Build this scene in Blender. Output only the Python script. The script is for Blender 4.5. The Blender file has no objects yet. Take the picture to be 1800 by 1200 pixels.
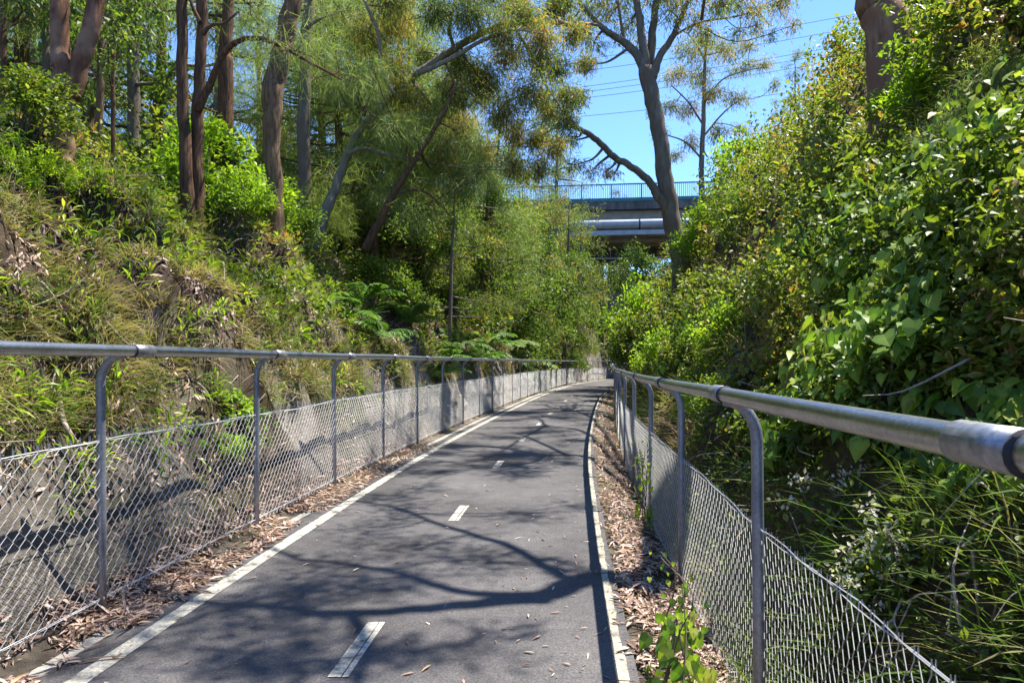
import bpy, math, random
import numpy as np
from mathutils import Vector
R_ = random.Random(7)
RNG = np.random.default_rng(11)
scene = bpy.context.scene
COL = scene.collection

# ------------------------------------------------------------------ camera model (also used to read positions off the photograph)
F = 1200.0; CAMZ = 1.38; HX = 900.0; HY = 634.0
def P(px, py, d):
    return np.array([(px-HX)/F*d, d, CAMZ-(py-HY)/F*d])

# ------------------------------------------------------------------ numpy noise
def _hash(i, j, k, seed):
    h = (i.astype(np.int64)*374761393 + j.astype(np.int64)*668265263 + k.astype(np.int64)*2147483647 + seed*1274126177) & 0xffffffff
    h = ((h ^ (h >> 13))*1274126177) & 0xffffffff
    h = h ^ (h >> 16)
    return (h & 0xffffff)/float(0xffffff)
def vnoise(x, y, z=None, seed=0):
    x = np.asarray(x, float); y = np.asarray(y, float)
    z = np.zeros_like(x) if z is None else np.asarray(z, float)
    i, j, k = np.floor(x), np.floor(y), np.floor(z)
    fx, fy, fz = x-i, y-j, z-k
    fx, fy, fz = [t*t*(3-2*t) for t in (fx, fy, fz)]
    r = 0
    for a in (0, 1):
        for b in (0, 1):
            for c in (0, 1):
                w = (fx if a else 1-fx)*(fy if b else 1-fy)*(fz if c else 1-fz)
                r = r + w*_hash(i+a, j+b, k+c, seed)
    return r
def fbm(x, y, z=None, seed=0, octv=4):
    r = 0; a = .5; f = 1.; t = 0
    for o in range(octv):
        r = r + a*vnoise(np.asarray(x)*f, np.asarray(y)*f, None if z is None else np.asarray(z)*f, seed+o*17)
        t += a; a *= .5; f *= 2.03
    return r/t
def sstep(a, b, x):
    t = np.clip((np.asarray(x, float)-a)/(b-a), 0, 1); return t*t*(3-2*t)
def nrm(v):
    return v/np.maximum(np.linalg.norm(v, axis=-1, keepdims=True), 1e-9)

# ------------------------------------------------------------------ mesh accumulation
TOFF = {9: np.array([.0, -.06, -.10, -.04, .06, -.04, -.10, -.06, .16]), 7: np.array([.05, -.05, -.06, .03, -.06, -.05, .12])}   # veins lighter than margins
class Acc:
    def __init__(s): s.v = []; s.q = []; s.t = []; s.at = []; s.n = 0
    def add(s, v, quads=None, tris=None, tint=0.5):
        v = np.asarray(v, float).reshape(-1, 3)
        if quads is not None and len(quads): s.q.append(np.asarray(quads, np.int64).reshape(-1, 4)+s.n)
        if tris is not None and len(tris): s.t.append(np.asarray(tris, np.int64).reshape(-1, 3)+s.n)
        s.v.append(v); s.at.append(np.broadcast_to(np.asarray(tint, float), (len(v),)) if np.ndim(tint) == 0 else np.asarray(tint, float))
        s.n += len(v)
    def box(s, c, size, tint=.5, rot=None):
        x, y, z = np.asarray(size, float)/2
        v = np.array([[-x,-y,-z],[x,-y,-z],[x,y,-z],[-x,y,-z],[-x,-y,z],[x,-y,z],[x,y,z],[-x,y,z]])
        if rot is not None: v = v @ np.asarray(rot).T
        s.add(v+np.asarray(c), [[0,3,2,1],[4,5,6,7],[0,1,5,4],[1,2,6,5],[2,3,7,6],[3,0,4,7]], tint=tint)
    def tube(s, pts, rad, sides=8, cap=True, tint=.5, wob=0., seed=0):
        pts = np.asarray(pts, float); m = len(pts)
        rad = np.broadcast_to(np.asarray(rad, float), (m,))
        tan = np.gradient(pts, axis=0); tan = nrm(tan)
        ref = np.array([0.31, .95, .05]) if abs(tan[0][2]) > .6 else np.array([0., 0., 1.])
        u = nrm(ref - tan*(tan @ ref)[:, None]); w = np.cross(tan, u)
        a = np.linspace(0, 2*np.pi, sides, endpoint=False)
        rr = rad[:, None]*np.ones((1, sides))
        if wob:
            zz = np.arange(m)[:, None]*.7+seed*9.1
            rr = rr*(1+wob*(fbm(np.cos(a)[None]*1.3+zz*0+seed, np.sin(a)[None]*1.3+zz*0, zz*np.ones((1, sides)), 5, 3)-.5)*2)
        ring = pts[:, None]+rr[..., None]*(np.cos(a)[None, :, None]*u[:, None]+np.sin(a)[None, :, None]*w[:, None])
        idx = np.arange(m*sides).reshape(m, sides)
        q = np.stack([idx[:-1], np.roll(idx[:-1], -1, 1), np.roll(idx[1:], -1, 1), idx[1:]], -1).reshape(-1, 4)
        v = ring.reshape(-1, 3); tr = []
        if cap:
            v = np.vstack([v, pts[:1], pts[-1:]]); c0, c1 = m*sides, m*sides+1
            for k in range(sides):
                kk = (k+1) % sides
                tr += [[c0, idx[0, kk], idx[0, k]], [c1, idx[-1, k], idx[-1, kk]]]
        s.add(v, q, tr, tint)
    def inst(s, tmpl, P_, axis, normal, scale, tint):
        """copies of a small template (verts, quads, tris): local y along axis, local z towards normal"""
        tv, tq, tt = tmpl; n = len(P_)
        if n == 0: return
        y = nrm(axis); z = normal - y*np.sum(y*normal, -1, keepdims=True); z = nrm(z); x = np.cross(y, z)
        Rm = np.stack([x, y, z], -1)
        sc = np.asarray(scale, float)
        if sc.ndim == 1: sc = sc[:, None].repeat(3, 1)
        V = np.einsum('nij,nkj->nki', Rm, tv[None]*sc[:, None, :])+np.asarray(P_)[:, None]
        k = len(tv); off = (np.arange(n)*k)[:, None, None]
        s.add(V.reshape(-1, 3), (np.asarray(tq)[None]+off).reshape(-1, 4) if len(tq) else None,
              (np.asarray(tt)[None]+off).reshape(-1, 3) if len(tt) else None, (np.asarray(tint)[:, None]+(TOFF.get(k, np.zeros(k)))[None]).ravel())
    def build(s, name, mat, parent=None, origin=None, smooth=False):
        v = np.vstack(s.v) if s.v else np.zeros((0, 3)); at = np.concatenate(s.at) if s.at else np.zeros(0)
        if origin is not None: v = v-np.asarray(origin)
        q = np.vstack(s.q) if s.q else np.zeros((0, 4), np.int64); t = np.vstack(s.t) if s.t else np.zeros((0, 3), np.int64)
        me = bpy.data.meshes.new(name)
        me.vertices.add(len(v)); me.vertices.foreach_set('co', v.astype(np.float32).ravel())
        loops = np.concatenate([q.ravel(), t.ravel()]); me.loops.add(len(loops)); me.loops.foreach_set('vertex_index', loops.astype(np.int32))
        ls = np.concatenate([np.arange(len(q))*4, len(q)*4+np.arange(len(t))*3]); lt = np.concatenate([np.full(len(q), 4), np.full(len(t), 3)])
        me.polygons.add(len(ls)); me.polygons.foreach_set('loop_start', ls.astype(np.int32)); me.polygons.foreach_set('loop_total', lt.astype(np.int32))
        a = me.attributes.new('tint', 'FLOAT', 'POINT'); a.data.foreach_set('value', at.astype(np.float32))
        me.update(calc_edges=True)
        me.polygons.foreach_set('use_smooth', np.full(len(ls), bool(smooth)))
        me.materials.append(mat)
        o = bpy.data.objects.new(name, me); COL.objects.link(o)
        if parent is not None: o.parent = parent
        return o
def empty(name, loc, label, cat, group=None):
    o = bpy.data.objects.new(name, None); COL.objects.link(o); o.location = [float(x) for x in loc]
    o.empty_display_size = .2
    return tag(o, label, cat, group)
def tag(o, label=None, cat=None, group=None, kind=None):
    if label: o['label'] = label
    if cat: o['category'] = cat
    if group: o['group'] = group
    if kind: o['kind'] = kind
    return o
def copy_tree(o, parent=None):
    c = o.copy(); COL.objects.link(c); c.parent = parent
    for ch in o.children: copy_tree(ch, c)
    return c

# ------------------------------------------------------------------ materials
def newmat(name):
    m = bpy.data.materials.new(name); m.use_nodes = True; nt = m.node_tree
    for n in list(nt.nodes): nt.nodes.remove(n)
    return m, nt, nt.nodes.new('ShaderNodeOutputMaterial')
def N(nt, t, **kw):
    n = nt.nodes.new('ShaderNode'+t)
    for k, v in kw.items():
        if k.startswith('i_'): n.inputs[k[2:].replace('_', ' ')].default_value = v
        else: setattr(n, k, v)
    return n
def ramp(nt, stops):
    r = nt.nodes.new('ShaderNodeValToRGB'); e = r.color_ramp.elements
    while len(e) < len(stops): e.new(.5)
    for i, (p, c) in enumerate(stops): e[i].position = p; e[i].color = (*c, 1)
    return r
def leaf_mat(name, stops, transl=.42, rough=.45, spec=.35, boost=1.5, noise=0.):
    m, nt, out = newmat(name); L = nt.links.new
    at = N(nt, 'Attribute', attribute_name='tint'); r = ramp(nt, stops); L(at.outputs['Fac'], r.inputs[0])
    col = r.outputs[0]
    p = N(nt, 'BsdfPrincipled', i_Roughness=rough); p.inputs['Specular IOR Level'].default_value = spec
    L(col, p.inputs['Base Color'])
    t = N(nt, 'BsdfTranslucent'); mul = N(nt, 'Mix', data_type='RGBA', blend_type='MULTIPLY'); mul.inputs[0].default_value = 1
    mul.inputs[7].default_value = (boost*1.05, boost*1.15, boost*.45, 1); L(col, mul.inputs[6]); L(mul.outputs[2], t.inputs['Color'])
    mx = N(nt, 'MixShader'); mx.inputs[0].default_value = transl
    L(p.outputs[0], mx.inputs[1]); L(t.outputs[0], mx.inputs[2]); L(mx.outputs[0], out.inputs[0])
    return m
def bark_mat(name, c1, c2, c3=None, scale=(6, 6, 1.2), bump=.5, rough=.9, patch=2.0):
    m, nt, out = newmat(name); L = nt.links.new
    tc = N(nt, 'TexCoord'); mp = N(nt, 'Mapping'); mp.inputs['Scale'].default_value = scale; L(tc.outputs['Object'], mp.inputs[0])
    n1 = N(nt, 'TexNoise', i_Scale=3., i_Detail=6., i_Roughness=.65); L(mp.outputs[0], n1.inputs['Vector'])
    n2 = N(nt, 'TexNoise', i_Scale=patch, i_Detail=3.); L(tc.outputs['Object'], n2.inputs['Vector'])
    r = ramp(nt, [(.34, c1), (.66, c2)]); L(n1.outputs['Fac'], r.inputs[0]); col = r.outputs[0]
    if c3:
        r2 = ramp(nt, [(.45, (0, 0, 0)), (.6, (1, 1, 1))]); L(n2.outputs['Fac'], r2.inputs[0])
        mx = N(nt, 'Mix', data_type='RGBA'); L(r2.outputs[0], mx.inputs[0]); L(col, mx.inputs[6]); mx.inputs[7].default_value = (*c3, 1); col = mx.outputs[2]
    p = N(nt, 'BsdfPrincipled', i_Roughness=rough); p.inputs['Specular IOR Level'].default_value = .2
    b = N(nt, 'Bump', i_Strength=bump, i_Distance=.03); L(n1.outputs['Fac'], b.inputs['Height']); L(b.outputs[0], p.inputs['Normal'])
    L(col, p.inputs['Base Color']); L(p.outputs[0], out.inputs[0]); return m
def surf_mat(name, stops, scale=8., detail=6., rough=.85, metal=0., bump=.2, spec=.3, speck=None, coord='Object', dist=.02, stretch=(1, 1, 1)):
    m, nt, out = newmat(name); L = nt.links.new
    tc = N(nt, 'TexCoord'); mp = N(nt, 'Mapping'); mp.inputs['Scale'].default_value = stretch; L(tc.outputs[coord], mp.inputs[0])
    n1 = N(nt, 'TexNoise', i_Scale=scale, i_Detail=detail, i_Roughness=.6); L(mp.outputs[0], n1.inputs['Vector'])
    r = ramp(nt, stops); L(n1.outputs['Fac'], r.inputs[0]); col = r.outputs[0]; hgt = n1.outputs['Fac']
    if speck:
        n2 = N(nt, 'TexNoise', i_Scale=speck[0], i_Detail=2.); L(tc.outputs[coord], n2.inputs['Vector'])
        r2 = ramp(nt, [(.35, (speck[1],)*3), (.7, (speck[2],)*3)]); L(n2.outputs['Fac'], r2.inputs[0])
        mx = N(nt, 'Mix', data_type='RGBA', blend_type='MULTIPLY'); mx.inputs[0].default_value = 1
        L(col, mx.inputs[6]); L(r2.outputs[0], mx.inputs[7]); col = mx.outputs[2]; hgt = n2.outputs['Fac']
    p = N(nt, 'BsdfPrincipled', i_Roughness=rough, i_Metallic=metal); p.inputs['Specular IOR Level'].default_value = spec
    b = N(nt, 'Bump', i_Strength=bump, i_Distance=dist); L(hgt, b.inputs['Height']); L(b.outputs[0], p.inputs['Normal'])
    L(col, p.inputs['Base Color']); L(p.outputs[0], out.inputs[0]); return m

M = {}
M['small'] = leaf_mat('small_leaves', [(0, (.045, .07, .015)), (.4, (.095, .14, .022)), (.75, (.20, .245, .035)), (.93, (.32, .31, .06)), (1, (.27, .14, .06))])
M['broad'] = leaf_mat('broad_leaves', [(0, (.06, .12, .03)), (.35, (.12, .22, .035)), (.65, (.22, .32, .04)), (.93, (.36, .42, .06)), (1, (.32, .20, .08))], transl=.5, rough=.48, spec=.35)
M['bright'] = leaf_mat('bright_leaves', [(0, (.08, .16, .015)), (.5, (.17, .27, .02)), (.9, (.30, .40, .03)), (1, (.42, .40, .06))], boost=1.7)
M['mid'] = leaf_mat('mid_leaves', [(0, (.045, .085, .02)), (.5, (.10, .16, .03)), (.9, (.18, .24, .04)), (1, (.27, .25, .07))], transl=.5)
M['gum'] = leaf_mat('gum_leaves', [(0, (.05, .08, .025)), (.45, (.10, .14, .04)), (.68, (.17, .20, .05)), (.82, (.26, .21, .06)), (1, (.38, .19, .08))], transl=.5, boost=1.95)
M['needle'] = leaf_mat('needles', [(0, (.07, .10, .04)), (.5, (.13, .17, .06)), (.9, (.20, .24, .09)), (1, (.26, .26, .14))], transl=.5, boost=2.)
M['grass'] = leaf_mat('grass_blades', spec=.12, rough=.7, stops=[(0, (.05, .10, .02)), (.3, (.10, .17, .03)), (.5, (.20, .23, .06)), (.65, (.25, .21, .12)), (.85, (.35, .295, .20)), (1, (.22, .145, .10))], boost=1.2)
M['fern'] = leaf_mat('fern_fronds', [(0, (.05, .11, .02)), (.5, (.10, .20, .03)), (.9, (.20, .30, .05)), (1, (.26, .17, .06))])
M['palefern'] = leaf_mat('pale_fronds', [(0, (.10, .17, .06)), (.6, (.19, .27, .11)), (1, (.28, .33, .17))])
M['litter'] = leaf_mat('dead_leaves', [(0, (.10, .058, .045)), (.3, (.24, .145, .11)), (.6, (.42, .29, .235)), (.85, (.60, .48, .41)), (1, (.40, .24, .12))], transl=.12, boost=1., spec=.3)
M['seed'] = leaf_mat('seed_heads', [(0, (.45, .40, .34)), (1, (.75, .72, .66))], transl=.3, boost=1., rough=.9)
M['flower'] = leaf_mat('yellow_petals', [(0, (.75, .50, .02)), (1, (.85, .62, .05))], transl=.3, boost=1.)
M['bark_red'] = bark_mat('bark_red', (.085, .038, .024), (.20, .10, .058), (.24, .145, .095), patch=3.5)
M['bark_dark'] = bark_mat('bark_dark', (.04, .024, .015), (.18, .098, .055), scale=(10, 10, 1.2), bump=.9)
M['bark_brown'] = bark_mat('bark_brown', (.075, .046, .026), (.25, .165, .10), scale=(9, 9, 1.3), bump=.8)
M['bark_grey'] = bark_mat('bark_grey', (.10, .085, .07), (.21, .18, .15), (.14, .11, .085), scale=(4, 4, .8), bump=.3)
M['bark_pale'] = bark_mat('bark_pale', (.13, .11, .085), (.28, .245, .195), (.20, .165, .125), scale=(4, 4, .8), bump=.25)
M['bark_pink'] = bark_mat('bark_pink', (.13, .068, .045), (.29, .175, .115), (.20, .11, .07), scale=(5, 5, 1), bump=.4)
M['twig'] = bark_mat('twig', (.09, .07, .055), (.22, .18, .14), scale=(4, 4, 2), bump=.1)
M['stick'] = bark_mat('stick', (.20, .16, .13), (.40, .34, .29), scale=(8, 8, 8), bump=.3)
M['galv'] = surf_mat('galvanised_steel', [(.3, (.36, .37, .38)), (.7, (.52, .53, .54))], scale=5, rough=.30, metal=.95, bump=.05, spec=.5, speck=(90, .82, 1.1))
M['galv_dark'] = surf_mat('weathered_steel_post', [(.3, (.20, .22, .27)), (.7, (.34, .36, .41))], scale=6, rough=.5, metal=.55, bump=.05, spec=.5, speck=(70, .8, 1.1))
M['wire'] = surf_mat('galvanised_wire', [(.3, (.42, .42, .43)), (.7, (.60, .60, .61))], scale=4, rough=.45, metal=.35, bump=0)
M['sleeve'] = surf_mat('pipe_sleeve', [(.3, (.30, .31, .34)), (.7, (.46, .47, .50))], scale=9, rough=.42, metal=.85, bump=.06, speck=(60, .75, 1.1))
M['gap'] = surf_mat('joint_gap', [(.3, (.03, .03, .035)), (.7, (.06, .06, .07))], scale=9)
M['concrete'] = surf_mat('concrete', [(.3, (.30, .28, .25)), (.7, (.42, .40, .36))], scale=2.5, bump=.2, speck=(30, .85, 1.1))
M['concrete_dark'] = surf_mat('weathered_shaded_concrete', [(.3, (.06, .058, .055)), (.7, (.16, .15, .14))], scale=1.6, bump=.2, speck=(20, .8, 1.1), stretch=(1, 1, .2))  # weathered deck and crosshead; also painted shade on the left pier column
M['girder'] = surf_mat('girder_concrete', [(.3, (.24, .20, .15)), (.7, (.38, .32, .25))], scale=1.5, bump=.1)
M['teal'] = surf_mat('teal_paint', [(.3, (.03, .12, .14)), (.7, (.05, .17, .19))], scale=4, rough=.5, bump=.02)
M['pipe'] = surf_mat('silver_pipe_paint', [(.3, (.26, .28, .30)), (.7, (.38, .40, .43))], scale=2, rough=.45, metal=.2, bump=.03)
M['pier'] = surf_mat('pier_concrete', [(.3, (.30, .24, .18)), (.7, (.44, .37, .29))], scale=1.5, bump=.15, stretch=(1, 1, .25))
M['cable'] = surf_mat('power_cable', [(.3, (.03, .03, .035)), (.7, (.06, .06, .065))], rough=.6)
def asphalt():
    m, nt, out = newmat('asphalt'); L = nt.links.new
    tc = N(nt, 'TexCoord')
    a = N(nt, 'TexNoise', i_Scale=.9, i_Detail=4.); b = N(nt, 'TexNoise', i_Scale=130., i_Detail=2.); c = N(nt, 'TexNoise', i_Scale=9., i_Detail=5., i_Roughness=.7)
    for n in (a, b, c): L(tc.outputs['Object'], n.inputs['Vector'])
    r1 = ramp(nt, [(.3, (.058, .055, .058)), (.5, (.081, .077, .080)), (.75, (.106, .101, .103))]); L(a.outputs['Fac'], r1.inputs[0])
    r2 = ramp(nt, [(.3, (.6,)*3), (.52, (1.,)*3), (.72, (1.55,)*3)]); L(b.outputs['Fac'], r2.inputs[0])
    r3 = ramp(nt, [(.3, (.86,)*3), (.7, (1.12,)*3)]); L(c.outputs['Fac'], r3.inputs[0])
    m1 = N(nt, 'Mix', data_type='RGBA', blend_type='MULTIPLY'); m1.inputs[0].default_value = 1; L(r1.outputs[0], m1.inputs[6]); L(r2.outputs[0], m1.inputs[7])
    m2 = N(nt, 'Mix', data_type='RGBA', blend_type='MULTIPLY'); m2.inputs[0].default_value = 1; L(m1.outputs[2], m2.inputs[6]); L(r3.outputs[0], m2.inputs[7])
    d = N(nt, 'TexNoise', i_Scale=.45, i_Detail=8., i_Roughness=.75); L(tc.outputs['Object'], d.inputs['Vector']); r4 = ramp(nt, [(.36, (.74, .72, .70)), (.5, (1, 1, 1)), (.66, (1.16, 1.13, 1.09))]); L(d.outputs['Fac'], r4.inputs[0])
    m3 = N(nt, 'Mix', data_type='RGBA', blend_type='MULTIPLY'); m3.inputs[0].default_value = 1; L(m2.outputs[2], m3.inputs[6]); L(r4.outputs[0], m3.inputs[7]); m2 = m3
    p = N(nt, 'BsdfPrincipled', i_Roughness=.82); p.inputs['Specular IOR Level'].default_value = .3
    bp = N(nt, 'Bump', i_Strength=.35, i_Distance=.006); L(b.outputs['Fac'], bp.inputs['Height']); L(bp.outputs[0], p.inputs['Normal'])
    L(m2.outputs[2], p.inputs['Base Color']); L(p.outputs[0], out.inputs[0]); return m
M['asphalt'] = asphalt()
M['paint'] = surf_mat('worn_line_paint', [(.33, (.10, .095, .09)), (.42, (.34, .32, .27)), (.55, (.56, .53, .45)), (.75, (.68, .65, .57))], scale=11, rough=.75, bump=.1, speck=(90, .55, 1.1), detail=9)
M['paint_old'] = surf_mat('dirty_line_paint', [(.34, (.10, .095, .085)), (.46, (.33, .31, .24)), (.75, (.58, .54, .43))], scale=9, rough=.8, bump=.1, speck=(80, .5, 1.1), detail=9)
def terrain_mat():
    m, nt, out = newmat('earth_and_rock'); L = nt.links.new
    tc = N(nt, 'TexCoord'); at = N(nt, 'Attribute', attribute_name='tint')
    a = N(nt, 'TexNoise', i_Scale=1.3, i_Detail=7., i_Roughness=.65); b = N(nt, 'TexNoise', i_Scale=13., i_Detail=8., i_Roughness=.78); c = N(nt, 'TexNoise', i_Scale=.7, i_Detail=4.)
    for n in (a, b, c): L(tc.outputs['Object'], n.inputs['Vector'])
    soil = ramp(nt, [(.3, (.045, .033, .022)), (.5, (.10, .072, .048)), (.7, (.19, .145, .10))]); L(a.outputs['Fac'], soil.inputs[0])
    rock = ramp(nt, [(.32, (.075, .064, .054)), (.47, (.19, .168, .142)), (.66, (.33, .30, .262))]); L(a.outputs['Fac'], rock.inputs[0])
    moss = ramp(nt, [(.52, (0, 0, 0)), (.66, (.6, .6, .6))]); L(c.outputs['Fac'], moss.inputs[0])
    m0 = N(nt, 'Mix', data_type='RGBA'); L(at.outputs['Fac'], m0.inputs[0]); L(soil.outputs[0], m0.inputs[6]); L(rock.outputs[0], m0.inputs[7])
    m1 = N(nt, 'Mix', data_type='RGBA'); L(moss.outputs[0], m1.inputs[0]); L(m0.outputs[2], m1.inputs[6]); m1.inputs[7].default_value = (.11, .12, .035, 1)
    sp = ramp(nt, [(.3, (.6,)*3), (.7, (1.35,)*3)]); L(b.outputs['Fac'], sp.inputs[0])
    m2 = N(nt, 'Mix', data_type='RGBA', blend_type='MULTIPLY'); m2.inputs[0].default_value = 1; L(m1.outputs[2], m2.inputs[6]); L(sp.outputs[0], m2.inputs[7])
    p = N(nt, 'BsdfPrincipled', i_Roughness=.95); p.inputs['Specular IOR Level'].default_value = .1
    bp = N(nt, 'Bump', i_Strength=1., i_Distance=.07); L(b.outputs['Fac'], bp.inputs['Height']); L(bp.outputs[0], p.inputs['Normal'])
    L(m2.outputs[2], p.inputs['Base Color']); L(p.outputs[0], out.inputs[0]); return m
M['earth'] = terrain_mat()

# ------------------------------------------------------------------ plan of the path
_YT = np.array([-14, -6, 0, 2.93, 6.2, 10, 14.3, 19.3, 25, 29.6, 36, 42, 50, 58, 66, 80, 120, 200])
_LT = np.array([-2.8, -2.36, -2.03, -1.86, -1.62, -1.27, -.72, 0., .85, 1.65, 2.9, 4.3, 6.9, 10.4, 15, 25, 60, 135])
_RT = np.array([-.62, -.16, .2, .405, .68, 1.05, 1.6, 2.3, 3.15, 4.0, 5.25, 6.7, 9.4, 13.0, 17.8, 28.5, 64, 139])
_yy = np.arange(-14, 200, .25)
def _smooth(v, k):
    w = np.ones(k)/k; p = np.pad(v, k//2, mode='reflect', reflect_type='odd'); return np.convolve(p, w, 'valid')[:len(v)]
_L = _smooth(np.interp(_yy, _YT, _LT), 15); _R = _smooth(np.interp(_yy, _YT, _RT), 15)
def lineL(Y): return np.interp(Y, _yy, _L)
def lineR(Y): return np.interp(Y, _yy, _R)
def fenL(Y): return lineL(Y)-.40
def fenR(Y): return lineR(Y)+.60
_sl = np.array([-.5, 0, .10, .28, .5, .8, 1.4, 2.4, 4.2, 7, 12, 20, 40, 120])
_zl = np.array([-.02, 0.02, .10, .45, 1.0, 1.5, 2.2, 3.0, 4.0, 5.2, 6.8, 8.6, 11, 14])
_sr = np.array([-.5, 0, .15, .4, .8, 1.3, 2.0, 2.8, 3.7, 5, 8, 15, 40, 120])
_zr = np.array([-.02, -.16, -.24, -.02, .60, 1.35, 2.45, 3.75, 5.05, 6.5, 8.6, 10.6, 13, 15])
def height(X, Y):
    X = np.asarray(X, float); Y = np.asarray(Y, float)
    sl = fenL(Y)-X; sr = X-fenR(Y)
    n1 = fbm(X*.55, Y*.55, None, 3, 4)-.5; n2 = fbm(X*2.1, Y*2.1, None, 9, 4)-.5; n3 = fbm(X*7, Y*7, None, 13, 3)-.5
    # left: small outcrops close to the camera push through the wire, the toe steps back before the far spur
    push = .07*np.exp(-((Y-5.0)/.42)**2)+.04*np.exp(-((Y-7.6)/.5)**2)
    recess = 1.0*sstep(24, 30, Y)*(1-sstep(45.6, 46.8, Y))+3.8*sstep(52.5, 55, Y)
    act = sstep(.05, .5, sl)
    se = sl+push-recess+act*(n1*.95+n2*.95*sstep(.2, 1., sl)+n2*.35+n3*.14)
    zl = np.interp(se, _sl, _zl)*(1+.45*sstep(34, 56, Y))
    zl = zl+sstep(.5, 1.2, sl)*.17*np.sin(zl*4.2+n1*7)+sstep(.3, 1.5, sl)*(n2*.30+n3*.16)+sstep(44.5, 47.5, Y)*(1-sstep(52, 54.5, Y))*np.clip(sl, 0, 3)*.9
    ar = sstep(.1, .9, sr)
    se = sr+ar*(n1*1.2+n2*.5)
    zr = np.interp(se, _sr, _zr)*(.9+.1*sstep(4, 9, Y)+.12*sstep(8, 18, Y)+.30*sstep(22, 48, Y))+ar*n2*.3
    z = np.where(sl > -.02, zl, np.where(sr > -.35, zr, -.02+.0*X))
    mid = (sr > -.48)&(sr <= 0)
    z = np.where(mid, np.interp(sr, [-.48, -.40, 0], [-.02, -.015, -.16])+n3*.03, z)
    return z
def normal(X, Y, e=.06):
    dx = (height(X+e, Y)-height(X-e, Y))/(2*e); dy = (height(X, Y+e)-height(X, Y-e))/(2*e)
    return nrm(np.stack([-dx, -dy, np.ones_like(dx)], -1))
def hit(px, py, d0=1.6, d1=110):
    d = np.arange(d0, d1, .04); X = (px-HX)/F*d; Z = CAMZ-(py-HY)/F*d
    k = np.nonzero(Z <= height(X, d))[0]
    if not len(k): return np.array([X[-1], d1, height(X[-1:], d[-1:])[0]])
    k = k[0]; return np.array([X[k], d[k], Z[k]])

# terrain sheet
rows = np.concatenate([np.arange(-14, 0, .5), np.arange(0, 20, .1), np.arange(20, 60, .25), np.arange(60, 100, 1.5), np.linspace(100, 198, 14)])
lo = np.concatenate([np.arange(0, 4.2, .07), np.arange(4.2, 14, .3), np.array([14, 16, 18, 21, 25, 30, 38, 50, 70, 100, 140])])
U = np.concatenate([-lo[::-1], np.linspace(.1, .9, 7), 1+lo])
Yg = np.repeat(rows[:, None], len(U), 1); Ug = np.repeat(U[None], len(rows), 0)
fl, fr = fenL(Yg), fenR(Yg)
Xg = np.where(Ug <= 0, fl+Ug, np.where(Ug >= 1, fr+Ug-1, fl+(fr-fl)*Ug))
Zg = height(Xg, Yg)
sl = fenL(Yg)-Xg
rockf = sstep(-.02, .15, sl)*(1-sstep(1.0, 2.2, Zg+(fbm(Xg, Yg, None, 4, 3)-.5)*1.6))*sstep(.40, .55, fbm(Xg*.5, Yg*.5, None, 31, 3)+.06+.12*sstep(5, 9, Yg))
rockf = np.maximum(rockf, sstep(45.6, 46.5, Yg)*sstep(56, 54, Yg)*(sl > 0)*sstep(9, 6, Zg))
rockf = np.maximum(rockf, .55*((sl <= 0)&(Xg < fr)))
acc = Acc(); idx = np.arange(Yg.size).reshape(Yg.shape)
q = np.stack([idx[:-1, :-1], idx[:-1, 1:], idx[1:, 1:], idx[1:, :-1]], -1).reshape(-1, 4)
acc.add(np.stack([Xg, Yg, Zg], -1).reshape(-1, 3), q, tint=rockf.ravel())
tag(acc.build('ground', M['earth'], smooth=True), kind='structure')

# path sheet, kerb strip and paint
def strip(name, a, b, z, mat, y0=-12, y1=110, step=.25, skirt=0.):
    ys = np.arange(y0, y1, step); A, B = a(ys), b(ys); acc = Acc()
    cols = [np.stack([A, ys, np.full_like(ys, z)], -1), np.stack([B, ys, np.full_like(ys, z)], -1)]
    if skirt:
        cols = [np.stack([A, ys, np.full_like(ys, z-skirt)], -1)]+cols+[np.stack([B, ys, np.full_like(ys, z-skirt)], -1)]
    V = np.stack(cols, 1); n, k = V.shape[:2]; ii = np.arange(n*k).reshape(n, k)
    acc.add(V.reshape(-1, 3), np.stack([ii[:-1, :-1], ii[:-1, 1:], ii[1:, 1:], ii[1:, :-1]], -1).reshape(-1, 4))
    return tag(acc.build(name, mat), kind='structure')
wob = lambda y, s: .02*(fbm(y*1.7, y*0, None, s, 3)-.5)*2
strip('path', lambda y: lineL(y)-.20+wob(y, 3), lambda y: lineR(y)+.13+wob(y, 4), .012, M['asphalt'], skirt=.06)
strip('left_kerb', lambda y: lineL(y)-.33, lambda y: lineL(y)-.20+wob(y, 3), .006, M['concrete'], skirt=.05)
strip('left_edge_line', lambda y: lineL(y)-.05+.15*wob(y*9, 3), lambda y: lineL(y)+.05+.15*wob(y*9, 8), .016, M['paint'], step=.06, y1=70)
strip('right_edge_line', lambda y: lineR(y)+.045+.3*wob(y*9, 5), lambda y: lineR(y)+.092+.6*wob(y*9, 9), .016, M['paint_old'], step=.06, y1=70)
acc = Acc()
for k in range(9):
    y0 = 2.95+2.88*k; fr_ = .335 if k < 3 else .35
    f0 = lambda y: lineL(y)+(lineR(y)-lineL(y))*(.485+.012*min(k, 4))
    ys = np.linspace(y0, y0+.62, 12); c = f0(ys); dx = np.gradient(c, ys)
    for a, b in ((-.045, .012), (.018, .045)):
        e = wob(ys*9, 40+k)*.12
        A = np.stack([c+a+e, ys, np.full_like(ys, .0165)], -1); B = np.stack([c+b-e, ys, np.full_like(ys, .0165)], -1)
        V = np.stack([A, B], 1); n = len(ys); ii = np.arange(n*2).reshape(n, 2)
        acc.add(V.reshape(-1, 3), np.stack([ii[:-1, 0], ii[:-1, 1], ii[1:, 1], ii[1:, 0]], -1))
tag(acc.build('centre_line', M['paint']), kind='structure')

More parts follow.
